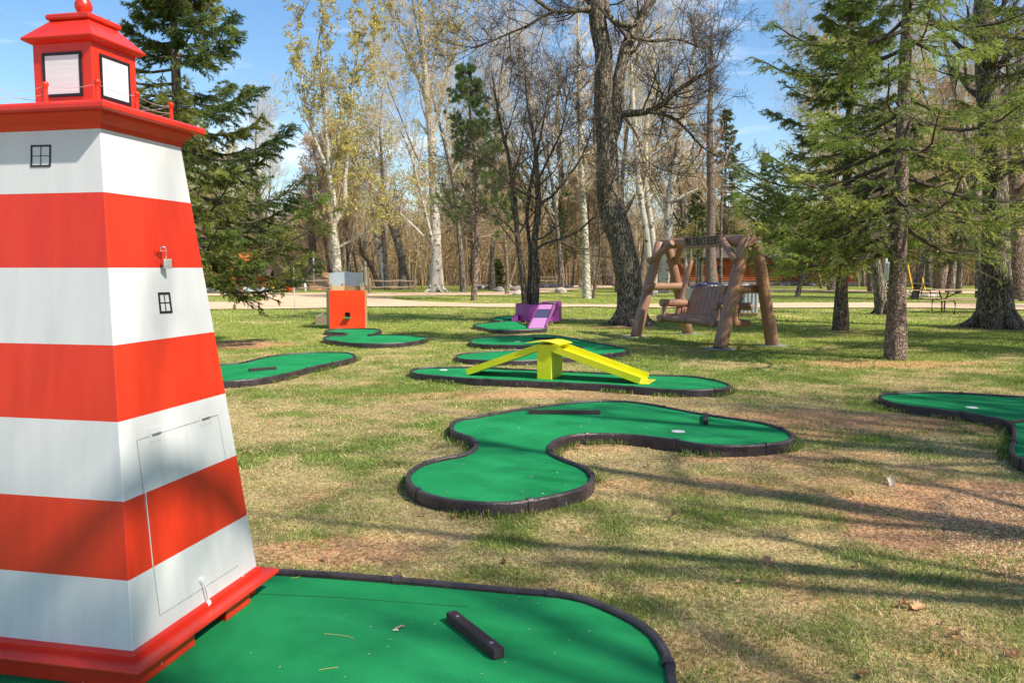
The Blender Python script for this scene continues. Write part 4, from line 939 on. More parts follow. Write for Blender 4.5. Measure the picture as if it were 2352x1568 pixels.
def bare_mesh(seed,height=12,r=.18,spread=.45,nl=14,n2=7,n3=5,n4=3,up=.12,lean=.04,ang=(25,50),fork=0,base=.25,buds=0,budc=None,bsize=.05,tw='twig',bk='greybark',wob=.06,rm=.006,lf1=(.28,.42),droop=0):
    rng=np.random.default_rng(seed); k=9; P=[np.zeros(3)]; d=np.array([rng.normal(0,lean),rng.normal(0,lean),1.])
    for j in range(k-1): d=nrm(d+rng.normal(0,wob,3)*np.array([1,1,.2])); P.append(P[-1]+d*height/(k-1))
    P=np.array(P)[None]; R=(r*np.linspace(1,.12,k)**.9)[None]; R[0,0]*=1.35
    trunk=[(P,R)]
    if fork:
        Pf,Rf=sprout(P,R,fork,rng,base*.6,base+.25,(14,28),(.6,.8),.2,up=.10,wob=.05,k=8,rf=.62,tipr=.15); trunk.append((Pf,Rf))
    lim=[];
    for (a,b) in trunk:
        lim.append(sprout(a,b,nl if a.shape[0]==1 else max(5,nl//2),rng,base,.98,ang,lf1,.55,up=up,wob=.10,k=6,rf=.42,tipr=.2,rmin=rm*1.6))
    T2=MB()
    for a,b in trunk: T2.tubes(a,b,8)
    L1=np.concatenate([a for a,_ in lim]); R1=np.concatenate([b for _,b in lim])
    C=MB(); C.tubes(L1,R1,5)
    L2,R2=sprout(L1,R1,n2,rng,.2,1,(28,60),(.35,.6),.4,up=up*.7-droop,wob=.13,k=4,rf=.5,rmin=rm); C.tubes(L2,R2,3)
    L3,R3=sprout(L2,R2,n3,rng,.15,1,(28,65),(.4,.7),.3,up=up*.5-droop,wob=.15,k=4,rf=.55,rmin=rm*.8,lmin=.25); C.tubes(L3,R3,3)
    last=L3
    if n4: L4,R4=sprout(L3,R3,n4,rng,.15,1,(28,65),(.5,.8),.3,up=.02-droop,wob=.15,k=3,rf=.6,rmin=rm*.6,lmin=.18); C.tubes(L4,R4,3); last=L4
    if buds:
        V,Fc=cards(last,rng,buds+1,bsize*.85,bsize*.5); C.add(V,Fc,1,None)
        C.C=[np.full((C.n-len(V),3),.1),colvar(len(Fc),4,rng,budc or [(.34,.27,.06),(.26,.22,.06),(.42,.30,.08)])]
    return T2.mesh('trunk',[M[bk]],True),C.mesh('crown',[M[tw],M['bud']])
def place_tree(me,loc,rz,s,label,group=None,name='tree',cat='tree'):
    r=empty(name,loc,rz,label=label,cat=cat,group=group); r.scale=(s,s,s)
    link('trunk',me[0],r); link('crown',me[1],r); return r
YEL=[(.58,.50,.11),(.46,.42,.10),(.64,.48,.13),(.42,.42,.12)]
ORG=[(.60,.34,.15),(.52,.33,.16),(.46,.28,.14)]
# ---- far wood: leafless and budding trees, one thing each
kinds=[
 (bare_mesh(11,13,.17,nl=18,n2=8,n3=6,n4=2,up=.16,buds=6,budc=YEL,bsize=.055,rm=.010,tw='twiglight'),'tall slender tree with yellow-brown spring buds in the far wood','far trees with yellow buds'),
 (bare_mesh(12,15,.20,nl=20,n2=7,n3=6,n4=2,up=.20,fork=2,rm=.010,buds=5,budc=YEL,bsize=.055,tw='twiglight'),'tall forked budding tree in the far wood','tall forked trees in the far wood'),
 (bare_mesh(13,10,.14,nl=16,n2=7,n3=6,n4=2,up=.10,rm=.010,buds=2,budc=ORG,bsize=.06),'short bare brown tree in the far wood','short bare trees in the far wood'),
 (bare_mesh(14,12,.22,nl=14,n2=8,n3=6,n4=2,up=.06,fork=2,rm=.011,tw='twig',bk='darkbark'),'bare dark crooked tree in the far wood','dark bare trees in the far wood'),
 (bare_mesh(15,11,.15,nl=16,n2=7,n3=6,n4=2,up=.14,rm=.010,buds=4,budc=ORG,bsize=.06,tw='twiglight'),'rusty orange budding tree in the far wood','rusty trees in the far wood'),
 (bare_mesh(16,14,.15,nl=22,n2=6,n3=5,n4=2,up=.22,ang=(18,40),rm=.009,buds=2,budc=YEL,bsize=.055,tw='twiglight',bk='birchbark'),'slim white-barked birch in the far wood','slim birches in the far wood')]
rng=np.random.default_rng(5); ntree=0
for i in range(150):
    Y=rng.uniform(60,112); u=rng.uniform(-150,2550); x=(u-1176)/F*Y
    k=int(rng.choice(6,p=[.24,.2,.16,.13,.12,.15]))
    if u>1560 and u<2000 and Y<86: Y+=28; x=(u-1176)/F*Y
    if u<640 and Y<66: Y+=12; x=(u-1176)/F*Y
    s=rng.uniform(.72,1.08)
    if u<560: s*=.85
    if 1640<u<1900: s*=.70
    me,lb,gr=kinds[k]; place_tree(me,(x,Y,0),rng.uniform(0,6.28),s,lb,gr,name='birch' if k==5 else 'deciduous_tree'); ntree+=1
kinds.append((bare_mesh(17,15,.14,nl=20,n2=8,n3=6,n4=3,up=.2,rm=.006,tw='twiglight',fork=1),'tall fine-twigged bare tree in front of the far wood','fine-twigged bare trees'))
for i,(u,Y,s,k) in enumerate(((600,64,1.0,6),(890,57,1.15,0),(1065,52,1.25,6),(1130,55,1.2,6),(1165,47,.75,2),(1290,56,1.3,6),(1420,52,1.3,6),(1470,60,1.2,4),(1580,56,1.2,6),(1610,66,1.1,4),(1930,48,1.1,0),(2000,52,1.3,6),(2100,40,1.0,2),(2180,50,1.4,4),(2250,38,1.1,6),(2320,46,1.3,4),(2400,34,1.1,6),(2060,60,1.2,0))):
    me,lb,gr=kinds[k]; place_tree(me,((u-1176)/F*Y,Y,0),i*2.1,s,lb,gr,name='birch' if k==5 else 'deciduous_tree')
# ---- thicket of saplings and brush under the far wood
def thicket(n,y0,y1,h0,h1,seed,cols,spread=.95):
    rng=np.random.default_rng(seed); Y=rng.uniform(y0,y1,n); X=rng.uniform(-spread,spread,n)*Y; U=1176+F*X/Y; Y=np.where((U>1500)&(U<1990)&(Y<88),Y+24,Y); Y=np.where((U<640)&(Y<72),Y+6,Y)
    h=rng.uniform(h0,h1,n); P0=np.stack([X,Y,np.zeros(n)],1); d=nrm(np.stack([rng.normal(0,.24,n),rng.normal(0,.24,n),np.ones(n)],1))
    P1=P0+d*h[:,None]*.5; d2=nrm(d+rng.normal(0,.28,d.shape)); P2=P1+d2*h[:,None]*.5
    P=np.stack([P0,P1,P2],1); R=h[:,None]*np.array([[.0042,.003,.0012]])
    b=MB(); c=colvar(n,1,rng,cols,v=.3); b.tubes(P,R,3,0,c)
    L,Rr=sprout(P,R,6,rng,.2,1,(25,75),(.22,.5),.3,up=.05,wob=.3,k=3,rf=.5,rmin=.007); b.tubes(L,Rr,3,0,np.repeat(c,6,axis=0))
    V,Fc=cards(L[::2],rng,3,.075,.15); b.add(V,Fc,0,colvar(len(Fc),4,rng,YEL+ORG)*.8)
    return b
TH=[(.36,.26,.16),(.28,.20,.125),(.44,.34,.22),(.38,.30,.15),(.40,.25,.14)]
tag(thicket(12000,68,96,2.5,8.5,31,TH).build('thicket',M['thicket']),'dense brown brush and saplings filling the wood behind the lawn','thicket',kind='stuff')
tag(thicket(7000,96,150,5,12,32,[(.34,.25,.16),(.38,.29,.19),(.28,.22,.15)]).build('far_wood',M['thicket']),'hazy brown mass of the distant wood above the brush','wood',kind='stuff')

# ---- conifers
def needles(P,rng,n,ln,wd,fwd=.55,col=None,t0=.0,b=None,vc=.25):
    N_=P.shape[0]; p,T=interp(P,np.clip(rng.uniform(t0,1.0,(N_,n)),0,1)); q=rng.normal(0,1,T.shape); pr=nrm(q-(q*T).sum(-1,keepdims=True)*T)
    d=nrm(T*fwd+pr*(1-fwd)); s=nrm(np.cross(d,rng.normal(0,1,d.shape))); l=ln*rng.uniform(.7,1.2,d.shape[:2]+(1,)); w=wd*.5
    V=np.stack([p-s*w,p+s*w,p+d*l],2).reshape(-1,3)
    c=np.repeat(col,n*3,axis=0) if col is not None else None
    if c is not None: c=c*np.repeat(rng.uniform(1-vc,1+vc,(N_*n,1)),3,axis=0)
    b.add(V,np.arange(len(V)).reshape(-1,3),1,c)
def conifer(seed,height,r,z0,prof,nb,nside,ntw,droop=.25,uptip=.25,bk='sprucebark',cols=((.045,.085,.028),(.07,.12,.03),(.10,.15,.04)),nn=12,nl=.055,nw=.012,bend=None,sector=None,tw=(.10,.2),mt='spruce',dens=None,side_l=.5,gap=0.,extra=()):
    """prof(z/height)->bough length"""
    rng=np.random.default_rng(seed); k=10
    tz=np.linspace(0,height,k); TP=np.stack([np.cumsum(rng.normal(0,.012,k)),np.cumsum(rng.normal(0,.012,k)),tz],1); TP[0,:2]=0
    TR=r*(1-tz/height)**.85+.01; TR[0]*=1.3
    T2=MB(); T2.tubes(TP,TR,10)
    z=z0+(height-z0)*(np.arange(nb)+rng.uniform(0,1,nb))/nb; z=np.minimum(z,height*.985)
    az=np.arange(nb)*2.399+rng.normal(0,.35,nb)
    if sector is not None: az=sector(az,z,rng)
    l=np.array([prof(q/height) for q in z])*rng.uniform(.72,1.12,nb)
    keep=rng.random(nb)>gap; z=z[keep];az=az[keep];l=l[keep]
    if len(extra): z=np.r_[z,[e[0] for e in extra]]; az=np.r_[az,[e[1] for e in extra]]; l=np.r_[l,[e[2] for e in extra]]
    nb=len(z)
    s=np.linspace(0,1,8); rad=s[None,:]*l[:,None]; elev=np.interp(z/height,[0,.5,1],[-.10,.05,.6])
    dz=l[:,None]*(elev[:,None]*s[None,:]-droop*np.sin(s*math.pi*.75)[None,:]*.8+uptip*(s**3)[None,:])
    wob=np.cumsum(rng.normal(0,.02,(nb,8)),1)*l[:,None]
    bx=np.interp(z,tz,TP[:,0]); by=np.interp(z,tz,TP[:,1])
    P=np.stack([bx[:,None]+np.cos(az)[:,None]*rad-np.sin(az)[:,None]*wob,by[:,None]+np.sin(az)[:,None]*rad+np.cos(az)[:,None]*wob,z[:,None]+dz],-1)
    R=(.012+.010*l)[:,None]*np.linspace(1,.2,8)[None,:]*np.clip(r/.12,.5,1.2)
    C=MB(); C.C.append(np.zeros((0,3))); C.V.append(np.zeros((0,3)))
    C.tubes(P,R,5,0,(.1,.1,.1))
    bc=np.array(cols)[rng.choice(len(cols),nb)]*rng.uniform(.7,1.3,(nb,1))
    L,Rr=sprout(P,R,nside,rng,.12,1,(38,62),(side_l*.7,side_l),.78,up=-.05,wob=.07,k=4,rf=.4,planar=True,rmin=.003,lmin=.10); C.tubes(L,Rr,3,0,(.1,.1,.1))
    c2=np.repeat(bc,nside,axis=0)*rng.uniform(.85,1.15,(nb*nside,1))
    L2,R2=sprout(L,Rr,ntw,rng,.05,1,(30,60),(.9,1.1),.35,up=-.30,wob=.10,k=3,rf=.6,planar=True,rmin=.002,lens=rng.uniform(tw[0],tw[1],(L.shape[0],1)))
    c3=np.repeat(c2,ntw,axis=0)
    needles(L2,rng,nn,nl,nw,.6,c3,b=C); needles(L,rng,nn*2,nl,nw,.6,c2,b=C,t0=.2)
    tip=P[:,5:]; needles(tip,rng,nn*2,nl,nw,.6,bc*1.1,b=C)
    return T2.mesh('trunk',[M[bk]],True),C.mesh('crown',[M['twigdark'],M[mt]])
SPD=((.085,.125,.035),(.14,.185,.045),(.27,.29,.07)); SPG=((.21,.27,.06),(.32,.39,.085),(.48,.50,.12)); 
# dark spruce behind the lighthouse
p=unp(424,800); p=Vector(((424-1176)/F*15.2,15.2,0))
me=conifer(41,8.3,.16,1.35,lambda q:3.45*(1-q)**1.05+.05 if q>.2 else 2.75,120,24,7,droop=.20,uptip=.25,cols=SPD,nn=15,nl=.075,nw=.017,tw=(.12,.26),side_l=.46,gap=.20)
place_tree(me,p,.4,1,'tall dark green spruce with drooping boughs right behind the lighthouse',name='spruce_tree')
# front right spruce with mottled pale trunk
p=unp(2057,824)
me=conifer(42,10.8,.135,2.2,lambda q:3.1*(1-q)**.6,76,20,6,droop=.24,uptip=.14,cols=SPG,nn=12,nl=.07,nw=.014,tw=(.14,.30),side_l=.5,gap=.12,extra=[(1.85+.13*i,3.14-1.1+[-.35,.2,-.1,.45,-.5,.05,.3,-.25,.5,-.05,.15,-.4][i],[2.2,2.5,2.0,2.3,2.3,2.6,2.0,2.5,2.2,2.5,2.4,2.6][i]) for i in range(12)])
place_tree(me,p,1.1,1,'nearest spruce on the right with a straight mottled pale trunk',name='spruce_tree')
p=unp(1931,758)
me2=conifer(43,8.5,.15,1.95,lambda q:3.5*(1-q)**.8,70,22,6,droop=.20,uptip=.14,cols=SPG+SPD[1:],bk='darkbark',nn=13,nl=.08,nw=.018,tw=(.14,.28),side_l=.42)
place_tree(me2,p,2.0,1,'spruce with a dark curved trunk standing between the swing and the mottled spruce',name='spruce_tree')
# a taller spruce further right whose boughs fill the top corner
p=Vector((11.3,17.0,0))
me3=conifer(44,13,.2,2.6,lambda q:3.4*(1-q)**.5,72,20,6,droop=.24,uptip=.12,cols=SPG,nn=11,nl=.08,nw=.017,tw=(.16,.30),side_l=.48,gap=.1)
place_tree(me3,p,0,1,'tall spruce at the far right edge with boughs over the thick oak trunk',name='spruce_tree')
# leafy-sunlit spruce limb nearer, small spruce and others behind
p=at(1142,663.5,58.6); p.z=0
me=conifer(45,2.05,.05,.15,lambda q:.85*(1-q)**.8+.05,60,9,4,droop=.05,uptip=.1,cols=SPD,nn=8,nl=.07,nw=.02,tw=(.08,.14),side_l=.45)
place_tree(me,p,0,1,'small young spruce on the far lawn beside a grey boulder',name='spruce_tree')
me=conifer(46,12,.16,2.0,lambda q:2.4*(1-q)**.8+.1,80,12,5,droop=.15,uptip=.1,cols=((.17,.19,.05),(.22,.22,.06),(.13,.16,.045)),nn=10,nl=.11,nw=.034,tw=(.2,.35),side_l=.45,gap=.1)
for (u,Y,s,l) in ((1660,88,1.5,'olive-tinted spruce beyond the swing, rising right of the birches'),(1750,90,1.15,'shorter olive spruce beyond the swing, nearest the mottled spruce boughs'),(1570,86,.95,'low olive spruce between the white birch trunks'),(2200,48,.9,'olive spruce behind the picnic tables'),(1270,75,.62,'small olive conifer behind the thin tree clump'),(1900,86,1.1,'tall olive spruce behind the orange cabins'),(2010,75,.9,'narrow olive spruce far behind the mottled trunk')):
    place_tree(me,((u-1176)/F*Y,Y,0),u*.7,s,l,name='spruce_tree')
# pine: long-needled, tufts
def pine(seed):
    rng=np.random.default_rng(seed); Hh=10.4; k=9; tz=np.linspace(0,Hh,k); TP=np.stack([.25*np.sin(tz*.35)-.02*tz,np.cumsum(rng.normal(0,.03,k)),tz],1); TP[0,:2]=0
    TR=.14*(1-tz/Hh)**.7+.012; T2=MB(); T2.tubes(TP,TR,10)
    nb=92; z=2.4+(Hh-2.5)*np.sort(rng.random(nb))**.75; az=rng.uniform(0,6.28,nb); l=np.interp(z,[2.4,4,5.5,7.5,9,10.4],[1.9,2.3,1.3,1.15,.75,.25])*rng.uniform(.6,1.1,nb)
    s=np.linspace(0,1,6); rad=s[None]*l[:,None]; P=np.stack([np.interp(z,tz,TP[:,0])[:,None]+np.cos(az)[:,None]*rad,np.interp(z,tz,TP[:,1])[:,None]+np.sin(az)[:,None]*rad,z[:,None]+l[:,None]*(.12*s+.35*s**2)[None]],-1)
    R=(.008+.01*l)[:,None]*np.linspace(1,.3,6)[None]; C=MB(); C.C.append(np.zeros((0,3))); C.V.append(np.zeros((0,3))); C.tubes(P,R,4,0,(.1,.1,.1))
    L,Rr=sprout(P,R,7,rng,.25,1,(30,60),(.25,.45),.4,up=.15,k=4,rf=.5,rmin=.005,lmin=.2); C.tubes(L,Rr,3,0,(.1,.1,.1))
    L2,R2=sprout(L,Rr,3,rng,.4,1,(25,55),(.5,.8),.2,up=.2,k=3,rf=.6,rmin=.004,lmin=.14)
    col=colvar(len(L2),1,rng,[(.12,.20,.05),(.17,.26,.06),(.09,.15,.045)]); c1=np.repeat(colvar(len(P),1,rng,[(.13,.21,.05)]),7,axis=0)
    needles(L2,rng,44,.15,.015,.45,col,b=C,t0=.3); needles(L,rng,26,.13,.013,.45,c1,b=C,t0=.55)
    return T2.mesh('trunk',[M['pinebark']],True),C.mesh('crown',[M['twig'],M['pine']])
place_tree(pine(51),unp(1088,690),0,1,'green pine with long tufted needles and a slim pinkish trunk on the lawn',name='pine_tree')
pm=pine(53); place_tree(pm,((1300-1176)/F*68,68,0),2,.75,'green pine low behind the thin tree clump',name='pine_tree'); place_tree(pm,((1600-1176)/F*55,55,0),1,.62,'young pine seen under the swing beam',name='pine_tree')

# ---- main trees with traced trunks
def guided(name,limbs,bk,label,Y,seed,nb=10,levels=((6,(.35,.6)),(5,(.4,.7)),(3,(.5,.8))),tw='twigdark',rm=.006,buds=0,budc=YEL,bsize=.05,sides=14,L1=(.9,2.4),roots=None,t0=.35,ang=(35,75),up=.08,wob=.17,depth=1.2,crown_from=0):
    """limbs: list of dict(px=[(u,v)],r=[...]) at depth Y (+ dy)"""
    rng=np.random.default_rng(seed); base=at(*limbs[0]['px'][0],Y); base.z=0
    root=empty(name,base,label=label,cat='tree'); T2=MB(); allP=[]
    for li,lb in enumerate(limbs):
        dy=lb.get('dy',0); n=len(lb['px'])
        pts=[at(u,v,Y+dy*(i/(n-1))+lb.get('y0',0))-base for i,(u,v) in enumerate(lb['px'])]
        if li==0: pts[0].z=-.1
        Q,rr=limb(pts,lb['r'],0,k=max(14,int(sum((pts[i+1]-pts[i]).length for i in range(n-1))/.22)))
        T2.tubes(Q,rr,sides if li<2 else 9)
        if li>=crown_from:
            k=8; idx=np.linspace(0,len(Q)-1,k).astype(int); allP.append((Q[idx],rr[idx],lb.get('nb',nb),lb.get('t0',t0)))
    if roots:
        for a in np.linspace(0,6.28,roots,endpoint=False):
            a+=rng.normal(0,.2); r0=limbs[0]['r'][0]; q=[Vector((math.cos(a)*r0*.55,math.sin(a)*r0*.55,.42)),Vector((math.cos(a)*r0*.95,math.sin(a)*r0*.95,.12)),Vector((math.cos(a)*r0*1.5,math.sin(a)*r0*1.5,.0)),Vector((math.cos(a+.2)*r0*2.1,math.sin(a+.2)*r0*2.1,-.06))]
            Q,rr=limb(q,[r0*.30,r0*.32,r0*.16,.02],0,k=9); T2.tubes(Q,rr,8)
    C=MB(); last=[]
    for (Q,rr,nbb,tt) in allP:
        if not nbb: continue
        P1,R1=sprout(Q[None],rr[None],nbb,rng,tt,1,ang,(1,1),.25,up=up,wob=wob,k=7,rf=.34,tipr=.25,rmin=rm*2,lens=rng.uniform(L1[0],L1[1],(1,nbb))); C.tubes(P1,R1,5)
        Pp,Rp=P1,R1
        for j,(m,lf) in enumerate(levels):
            Pp,Rp=sprout(Pp,Rp,m,rng,.15,1,(30,70),lf,.3,up=up*.4,wob=wob,k=5 if j==0 else 4,rf=.55,rmin=rm*(.9 if j==0 else .7),lmin=.15); C.tubes(Pp,Rp,4 if j==0 else 3)
        last.append(Pp)
    if buds:
        LL=np.concatenate(last); V,Fc=cards(LL,rng,buds+1,bsize*.85,bsize*.5); n0=C.n; C.add(V,Fc,1); C.C=[np.full((n0,3),.1),colvar(len(Fc),4,rng,budc)]
    T2.build('trunk',M[bk],root,smooth=True); C.build('crown',[M[tw],M['bud']],root); return root
r_=lambda w,Y:w/2/F*Y
YO=21.85
guided('oak_tree',[
 dict(px=[(1448,750),(1447,735),(1448,692),(1443.6,642),(1435,592),(1424,542),(1407,492),(1398,442),(1396,392),(1394,342),(1390,292),(1385,242),(1386,200),(1387,150),(1386,112),(1379,87),(1373,50),(1371,0),(1374,-60),(1385,-140),(1395,-240)],r=[.42,.36,.335,.345,.32,.35,.335,.30,.295,.25,.245,.24,.235,.23,.225,.225,.235,.235,.22,.19,.14],nb=12,t0=.72),
 dict(px=[(1400,330),(1412,290),(1417,250),(1418,200),(1428,150),(1436,112),(1448,87),(1463,62),(1481,25),(1500,-5),(1530,-60),(1560,-120)],r=[.17,.19,.195,.17,.15,.155,.15,.125,.11,.10,.08,.05],dy=.5,nb=10,t0=.4),
 dict(px=[(1428,264),(1440,261),(1465,260),(1490,257),(1515,246),(1532,232),(1550,212),(1575,195),(1601,179),(1630,163),(1652,148)],r=[.10,.10,.085,.075,.07,.06,.055,.05,.04,.03,.02],dy=-.8,nb=22,t0=.15),
 dict(px=[(1490,257),(1520,262),(1550,272),(1580,300),(1610,335),(1650,360),(1690,372)],r=[.05,.045,.04,.035,.03,.02,.012],dy=.9,y0=-.4,nb=16,t0=.1),
 dict(px=[(1372,15),(1345,22),(1314,26),(1275,28),(1255,18),(1230,-2),(1190,-30)],r=[.09,.075,.06,.05,.05,.04,.03],dy=-1.,nb=12,t0=.1),
 dict(px=[(1270,28),(1240,42),(1210,62),(1180,72),(1130,95),(1080,110)],r=[.04,.036,.03,.026,.02,.01],dy=.8,y0=-.8,nb=16,t0=.1),
 dict(px=[(1388,-20),(1392,10),(1398,35),(1410,50),(1428,58),(1450,60),(1462,58)],r=[.10,.09,.08,.075,.07,.07,.05],dy=-.5,nb=6,t0=.3),
 dict(px=[(1385,95),(1375,140),(1350,190),(1320,215),(1290,230)],r=[.04,.035,.03,.02,.01],dy=-1.4,nb=12,t0=.15),
 dict(px=[(1425,262),(1450,290),(1470,330),(1462,370),(1455,400)],r=[.035,.03,.026,.02,.01],dy=-1.2,nb=10,t0=.15),
 dict(px=[(1450,85),(1500,95),(1560,90),(1610,110),(1660,100)],r=[.05,.045,.035,.025,.012],dy=1.2,nb=14,t0=.15)],
 'oakbark','big furrowed oak with a bent trunk standing behind the log swing',YO,61,nb=10,levels=((6,(.35,.6)),(5,(.4,.7)),(3,(.45,.75))),rm=.0065,roots=7,L1=(.8,2.3),wob=.2)
YT=22.9
guided('clump_tree',[
 dict(px=[(1206,715),(1206,695),(1201,642),(1195,592),(1188,542),(1184,480),(1178,420),(1166,350),(1150,290),(1140,230),(1128,160)],r=[.10,.095,.085,.08,.075,.07,.06,.05,.04,.03,.012]),
 dict(px=[(1214,715),(1215,690),(1217,642),(1219,592),(1214,540),(1210,500),(1216,440),(1228,380),(1240,320),(1252,260),(1262,190)],r=[.07,.065,.06,.055,.05,.05,.045,.035,.03,.02,.01],dy=.5),
 dict(px=[(1226,715),(1229,692),(1232,617),(1227,555),(1236,492),(1236,442),(1233,392),(1230,340),(1222,290),(1212,240),(1205,170)],r=[.12,.105,.095,.09,.09,.08,.07,.055,.045,.03,.012],dy=-.3),
 dict(px=[(1228,575),(1250,560),(1290,548),(1330,530),(1360,502),(1376,498)],r=[.045,.04,.034,.028,.022,.012],dy=-.6,nb=9),
 dict(px=[(1222,452),(1195,440),(1176,425),(1150,400),(1110,365),(1060,340)],r=[.04,.036,.03,.026,.02,.01],dy=-.9,nb=12),
 dict(px=[(1236,470),(1270,450),(1300,410),(1325,380),(1350,330),(1365,280)],r=[.04,.036,.03,.026,.02,.01],dy=.6,nb=12),
 dict(px=[(1197,560),(1170,520),(1135,495),(1085,480),(1030,472)],r=[.035,.03,.026,.02,.01],dy=-.5,nb=12),
 dict(px=[(1234,420),(1262,360),(1290,300),(1300,240),(1312,190)],r=[.035,.03,.026,.02,.01],dy=-.5,nb=12)],
 'darkbark','thin dark leafless tree clump of several stems growing in the purple tub',YT,62,nb=16,levels=((6,(.4,.65)),(5,(.4,.7)),(3,(.5,.8))),rm=.0055,sides=9,L1=(.8,2.1),t0=.3,ang=(30,65),up=.1,wob=.14)
# two light-barked multi-stem trees and the white birches
guided('budding_tree',[
 dict(px=[(777,662),(774,620),(772,580),(765,520),(766,470),(762,430),(757,400)],r=[.30,.26,.24,.21,.19,.17,.15],nb=6),
 dict(px=[(757,400),(735,350),(715,290),(700,230),(688,150),(684,70),(690,20)],r=[.12,.10,.09,.07,.05,.035,.02],nb=18,t0=.15),
 dict(px=[(757,400),(752,330),(745,260),(738,180),(732,100),(745,20)],r=[.12,.10,.09,.07,.05,.02],nb=18,t0=.15),
 dict(px=[(765,520),(790,470),(792,420),(796,360),(800,300),(810,200),(822,110),(815,60)],r=[.15,.13,.12,.10,.08,.06,.04,.02],nb=20,t0=.2),
 dict(px=[(760,400),(775,340),(782,260),(800,190),(850,130),(862,70)],r=[.10,.08,.07,.05,.03,.015],nb=16,t0=.2),
 dict(px=[(775,570),(830,540),(900,510),(960,498)],r=[.06,.05,.035,.015],dy=-1,nb=8)],
 'aspenbark','tall pale-barked tree with many upright stems and yellow buds behind the orange box',44,63,nb=10,levels=((5,(.4,.6)),(4,(.4,.7)),(2,(.5,.8))),tw='twiglight',rm=.010,buds=5,bsize=.06,sides=10,L1=(1.,2.8),ang=(18,45),up=.22,wob=.08)
guided('birch_tree',[
 dict(px=[(1000,672),(1002,655),(1002,600),(1001,540),(998,480),(995,420),(992,340),(985,260),(978,180),(970,90),(962,-10),(955,-120)],r=[.52,.36,.31,.29,.26,.24,.21,.18,.15,.12,.09,.05],nb=26,t0=.45),
 dict(px=[(1000,590),(985,520),(965,440),(945,360),(915,290),(880,220)],r=[.12,.10,.085,.07,.05,.02],dy=-2,nb=14),
 dict(px=[(990,560),(940,510),(880,455),(835,405),(800,370)],r=[.09,.075,.06,.045,.02],dy=-2,nb=12),
 dict(px=[(990,340),(1010,250),(1030,160),(1050,80),(1085,-20)],r=[.13,.11,.09,.06,.03],dy=1,nb=18),
 dict(px=[(986,260),(960,180),(930,110),(905,50),(880,0)],r=[.12,.10,.08,.05,.03],dy=1,nb=18),
 dict(px=[(982,210),(1000,130),(1015,50),(1020,-50)],r=[.10,.08,.06,.03],nb=16)],
 'birchbark','massive white birch with spreading limbs on the far lawn, left of the pine',52,64,nb=10,levels=((5,(.4,.6)),(4,(.4,.7)),(2,(.5,.8))),tw='twiglight',rm=.011,buds=4,bsize=.06,sides=12,roots=5,L1=(1.2,3.2),ang=(20,50),up=.15,wob=.09,t0=.2)
def simple(name,px,r,bk,label,Y,seed,tw='twig',nb=16,t0=.35,buds=0,budc=YEL,L1=(.7,2.),rm=.009,roots=None,lv=((5,(.4,.6)),(3,(.5,.8))),up=.12,extra=(),ang=(30,60)):
    r=list(r); r[-1]=min(r[-1],.03) if px[-1][1]>150 else r[-1]; nb=int(nb*1.7); L1=(L1[0]*1.1,L1[1]*1.35)
    return guided(name,[dict(px=px,r=r)]+list(extra),bk,label,Y,seed,nb=nb,levels=lv,tw=tw,rm=rm,buds=buds,budc=budc,bsize=.055,sides=10,L1=L1,t0=t0,roots=roots,up=up,ang=ang,wob=.12)
simple('birch_tree',[(1497,672),(1495,640),(1490,590),(1484,530),(1474,470),(1466,410),(1462,350),(1455,260),(1450,150),(1450,40)],[.22,.19,.17,.16,.15,.14,.13,.10,.07,.03],'birchbark','leaning white birch stem just right of the oak, left of its pair',45,71,'twiglight',nb=22,buds=1)
simple('birch_tree',[(1503,672),(1502,640),(1502,580),(1496,520),(1488,460),(1484,400),(1484,330),(1490,250),(1500,150),(1510,60)],[.20,.18,.16,.15,.14,.13,.12,.09,.06,.03],'birchbark','thin white birch stem just right of the oak, right of its pair',46,72,'twiglight',nb=22,buds=1)
simple('birch_tree',[(1522,665),(1524,640),(1530,590),(1534,540),(1536,480),(1542,430),(1550,380),(1560,320),(1576,230),(1590,140),(1604,60)],[.42,.34,.28,.26,.24,.22,.19,.17,.13,.09,.04],'birchbark','thick white forked birch behind the left end of the swing beam',50,73,'twiglight',nb=26,buds=2,budc=ORG,extra=[dict(px=[(1536,470),(1560,455),(1590,440),(1625,425)],r=[.12,.09,.06,.02],nb=6),dict(px=[(1534,500),(1518,470),(1500,440),(1480,410)],r=[.10,.08,.06,.03],nb=6)])
simple('birch_tree',[(1348,684),(1347,650),(1346,590),(1343,520),(1338,440),(1334,360),(1333,280),(1330,200),(1328,100),(1326,0)],[.24,.19,.17,.16,.15,.13,.12,.10,.07,.04],'aspenbark','straight pale-topped trunk between the tree clump and the oak',41,74,'twiglight',nb=26,buds=2,budc=ORG)
simple('sapling',[(1362,685),(1366,660),(1372,620),(1378,580),(1376,520),(1370,460)],[.09,.075,.06,.05,.035,.015],'darkbark','thin dark sapling leaning right beside the straight pale-topped trunk',41,75,nb=12,L1=(.5,1.4),t0=.2)
simple('tree',[(1398,655),(1392,620),(1384,590),(1378,540),(1374,470),(1372,400),(1368,300),(1375,180),(1368,80)],[.5,.42,.38,.34,.3,.25,.18,.12,.03],'greybark','thick grey trunk leaning left, half behind the oak',72,76,nb=14)
simple('tree',[(1296,655),(1296,630),(1294,590),(1292,520),(1290,440),(1285,350),(1280,240),(1290,130)],[.5,.40,.36,.30,.25,.2,.12,.03],'darkbark','stout dark trunk at the wood edge behind the thin tree clump',74,77,nb=16,L1=(1.5,3.5))
simple('tree',[(926,662),(928,640),(925,600),(915,560),(900,520),(880,480),(870,420)],[.42,.34,.3,.26,.22,.16,.06],'greybark','broad scarred grey trunk behind the two-post fence',58,78,nb=14,L1=(1,3))
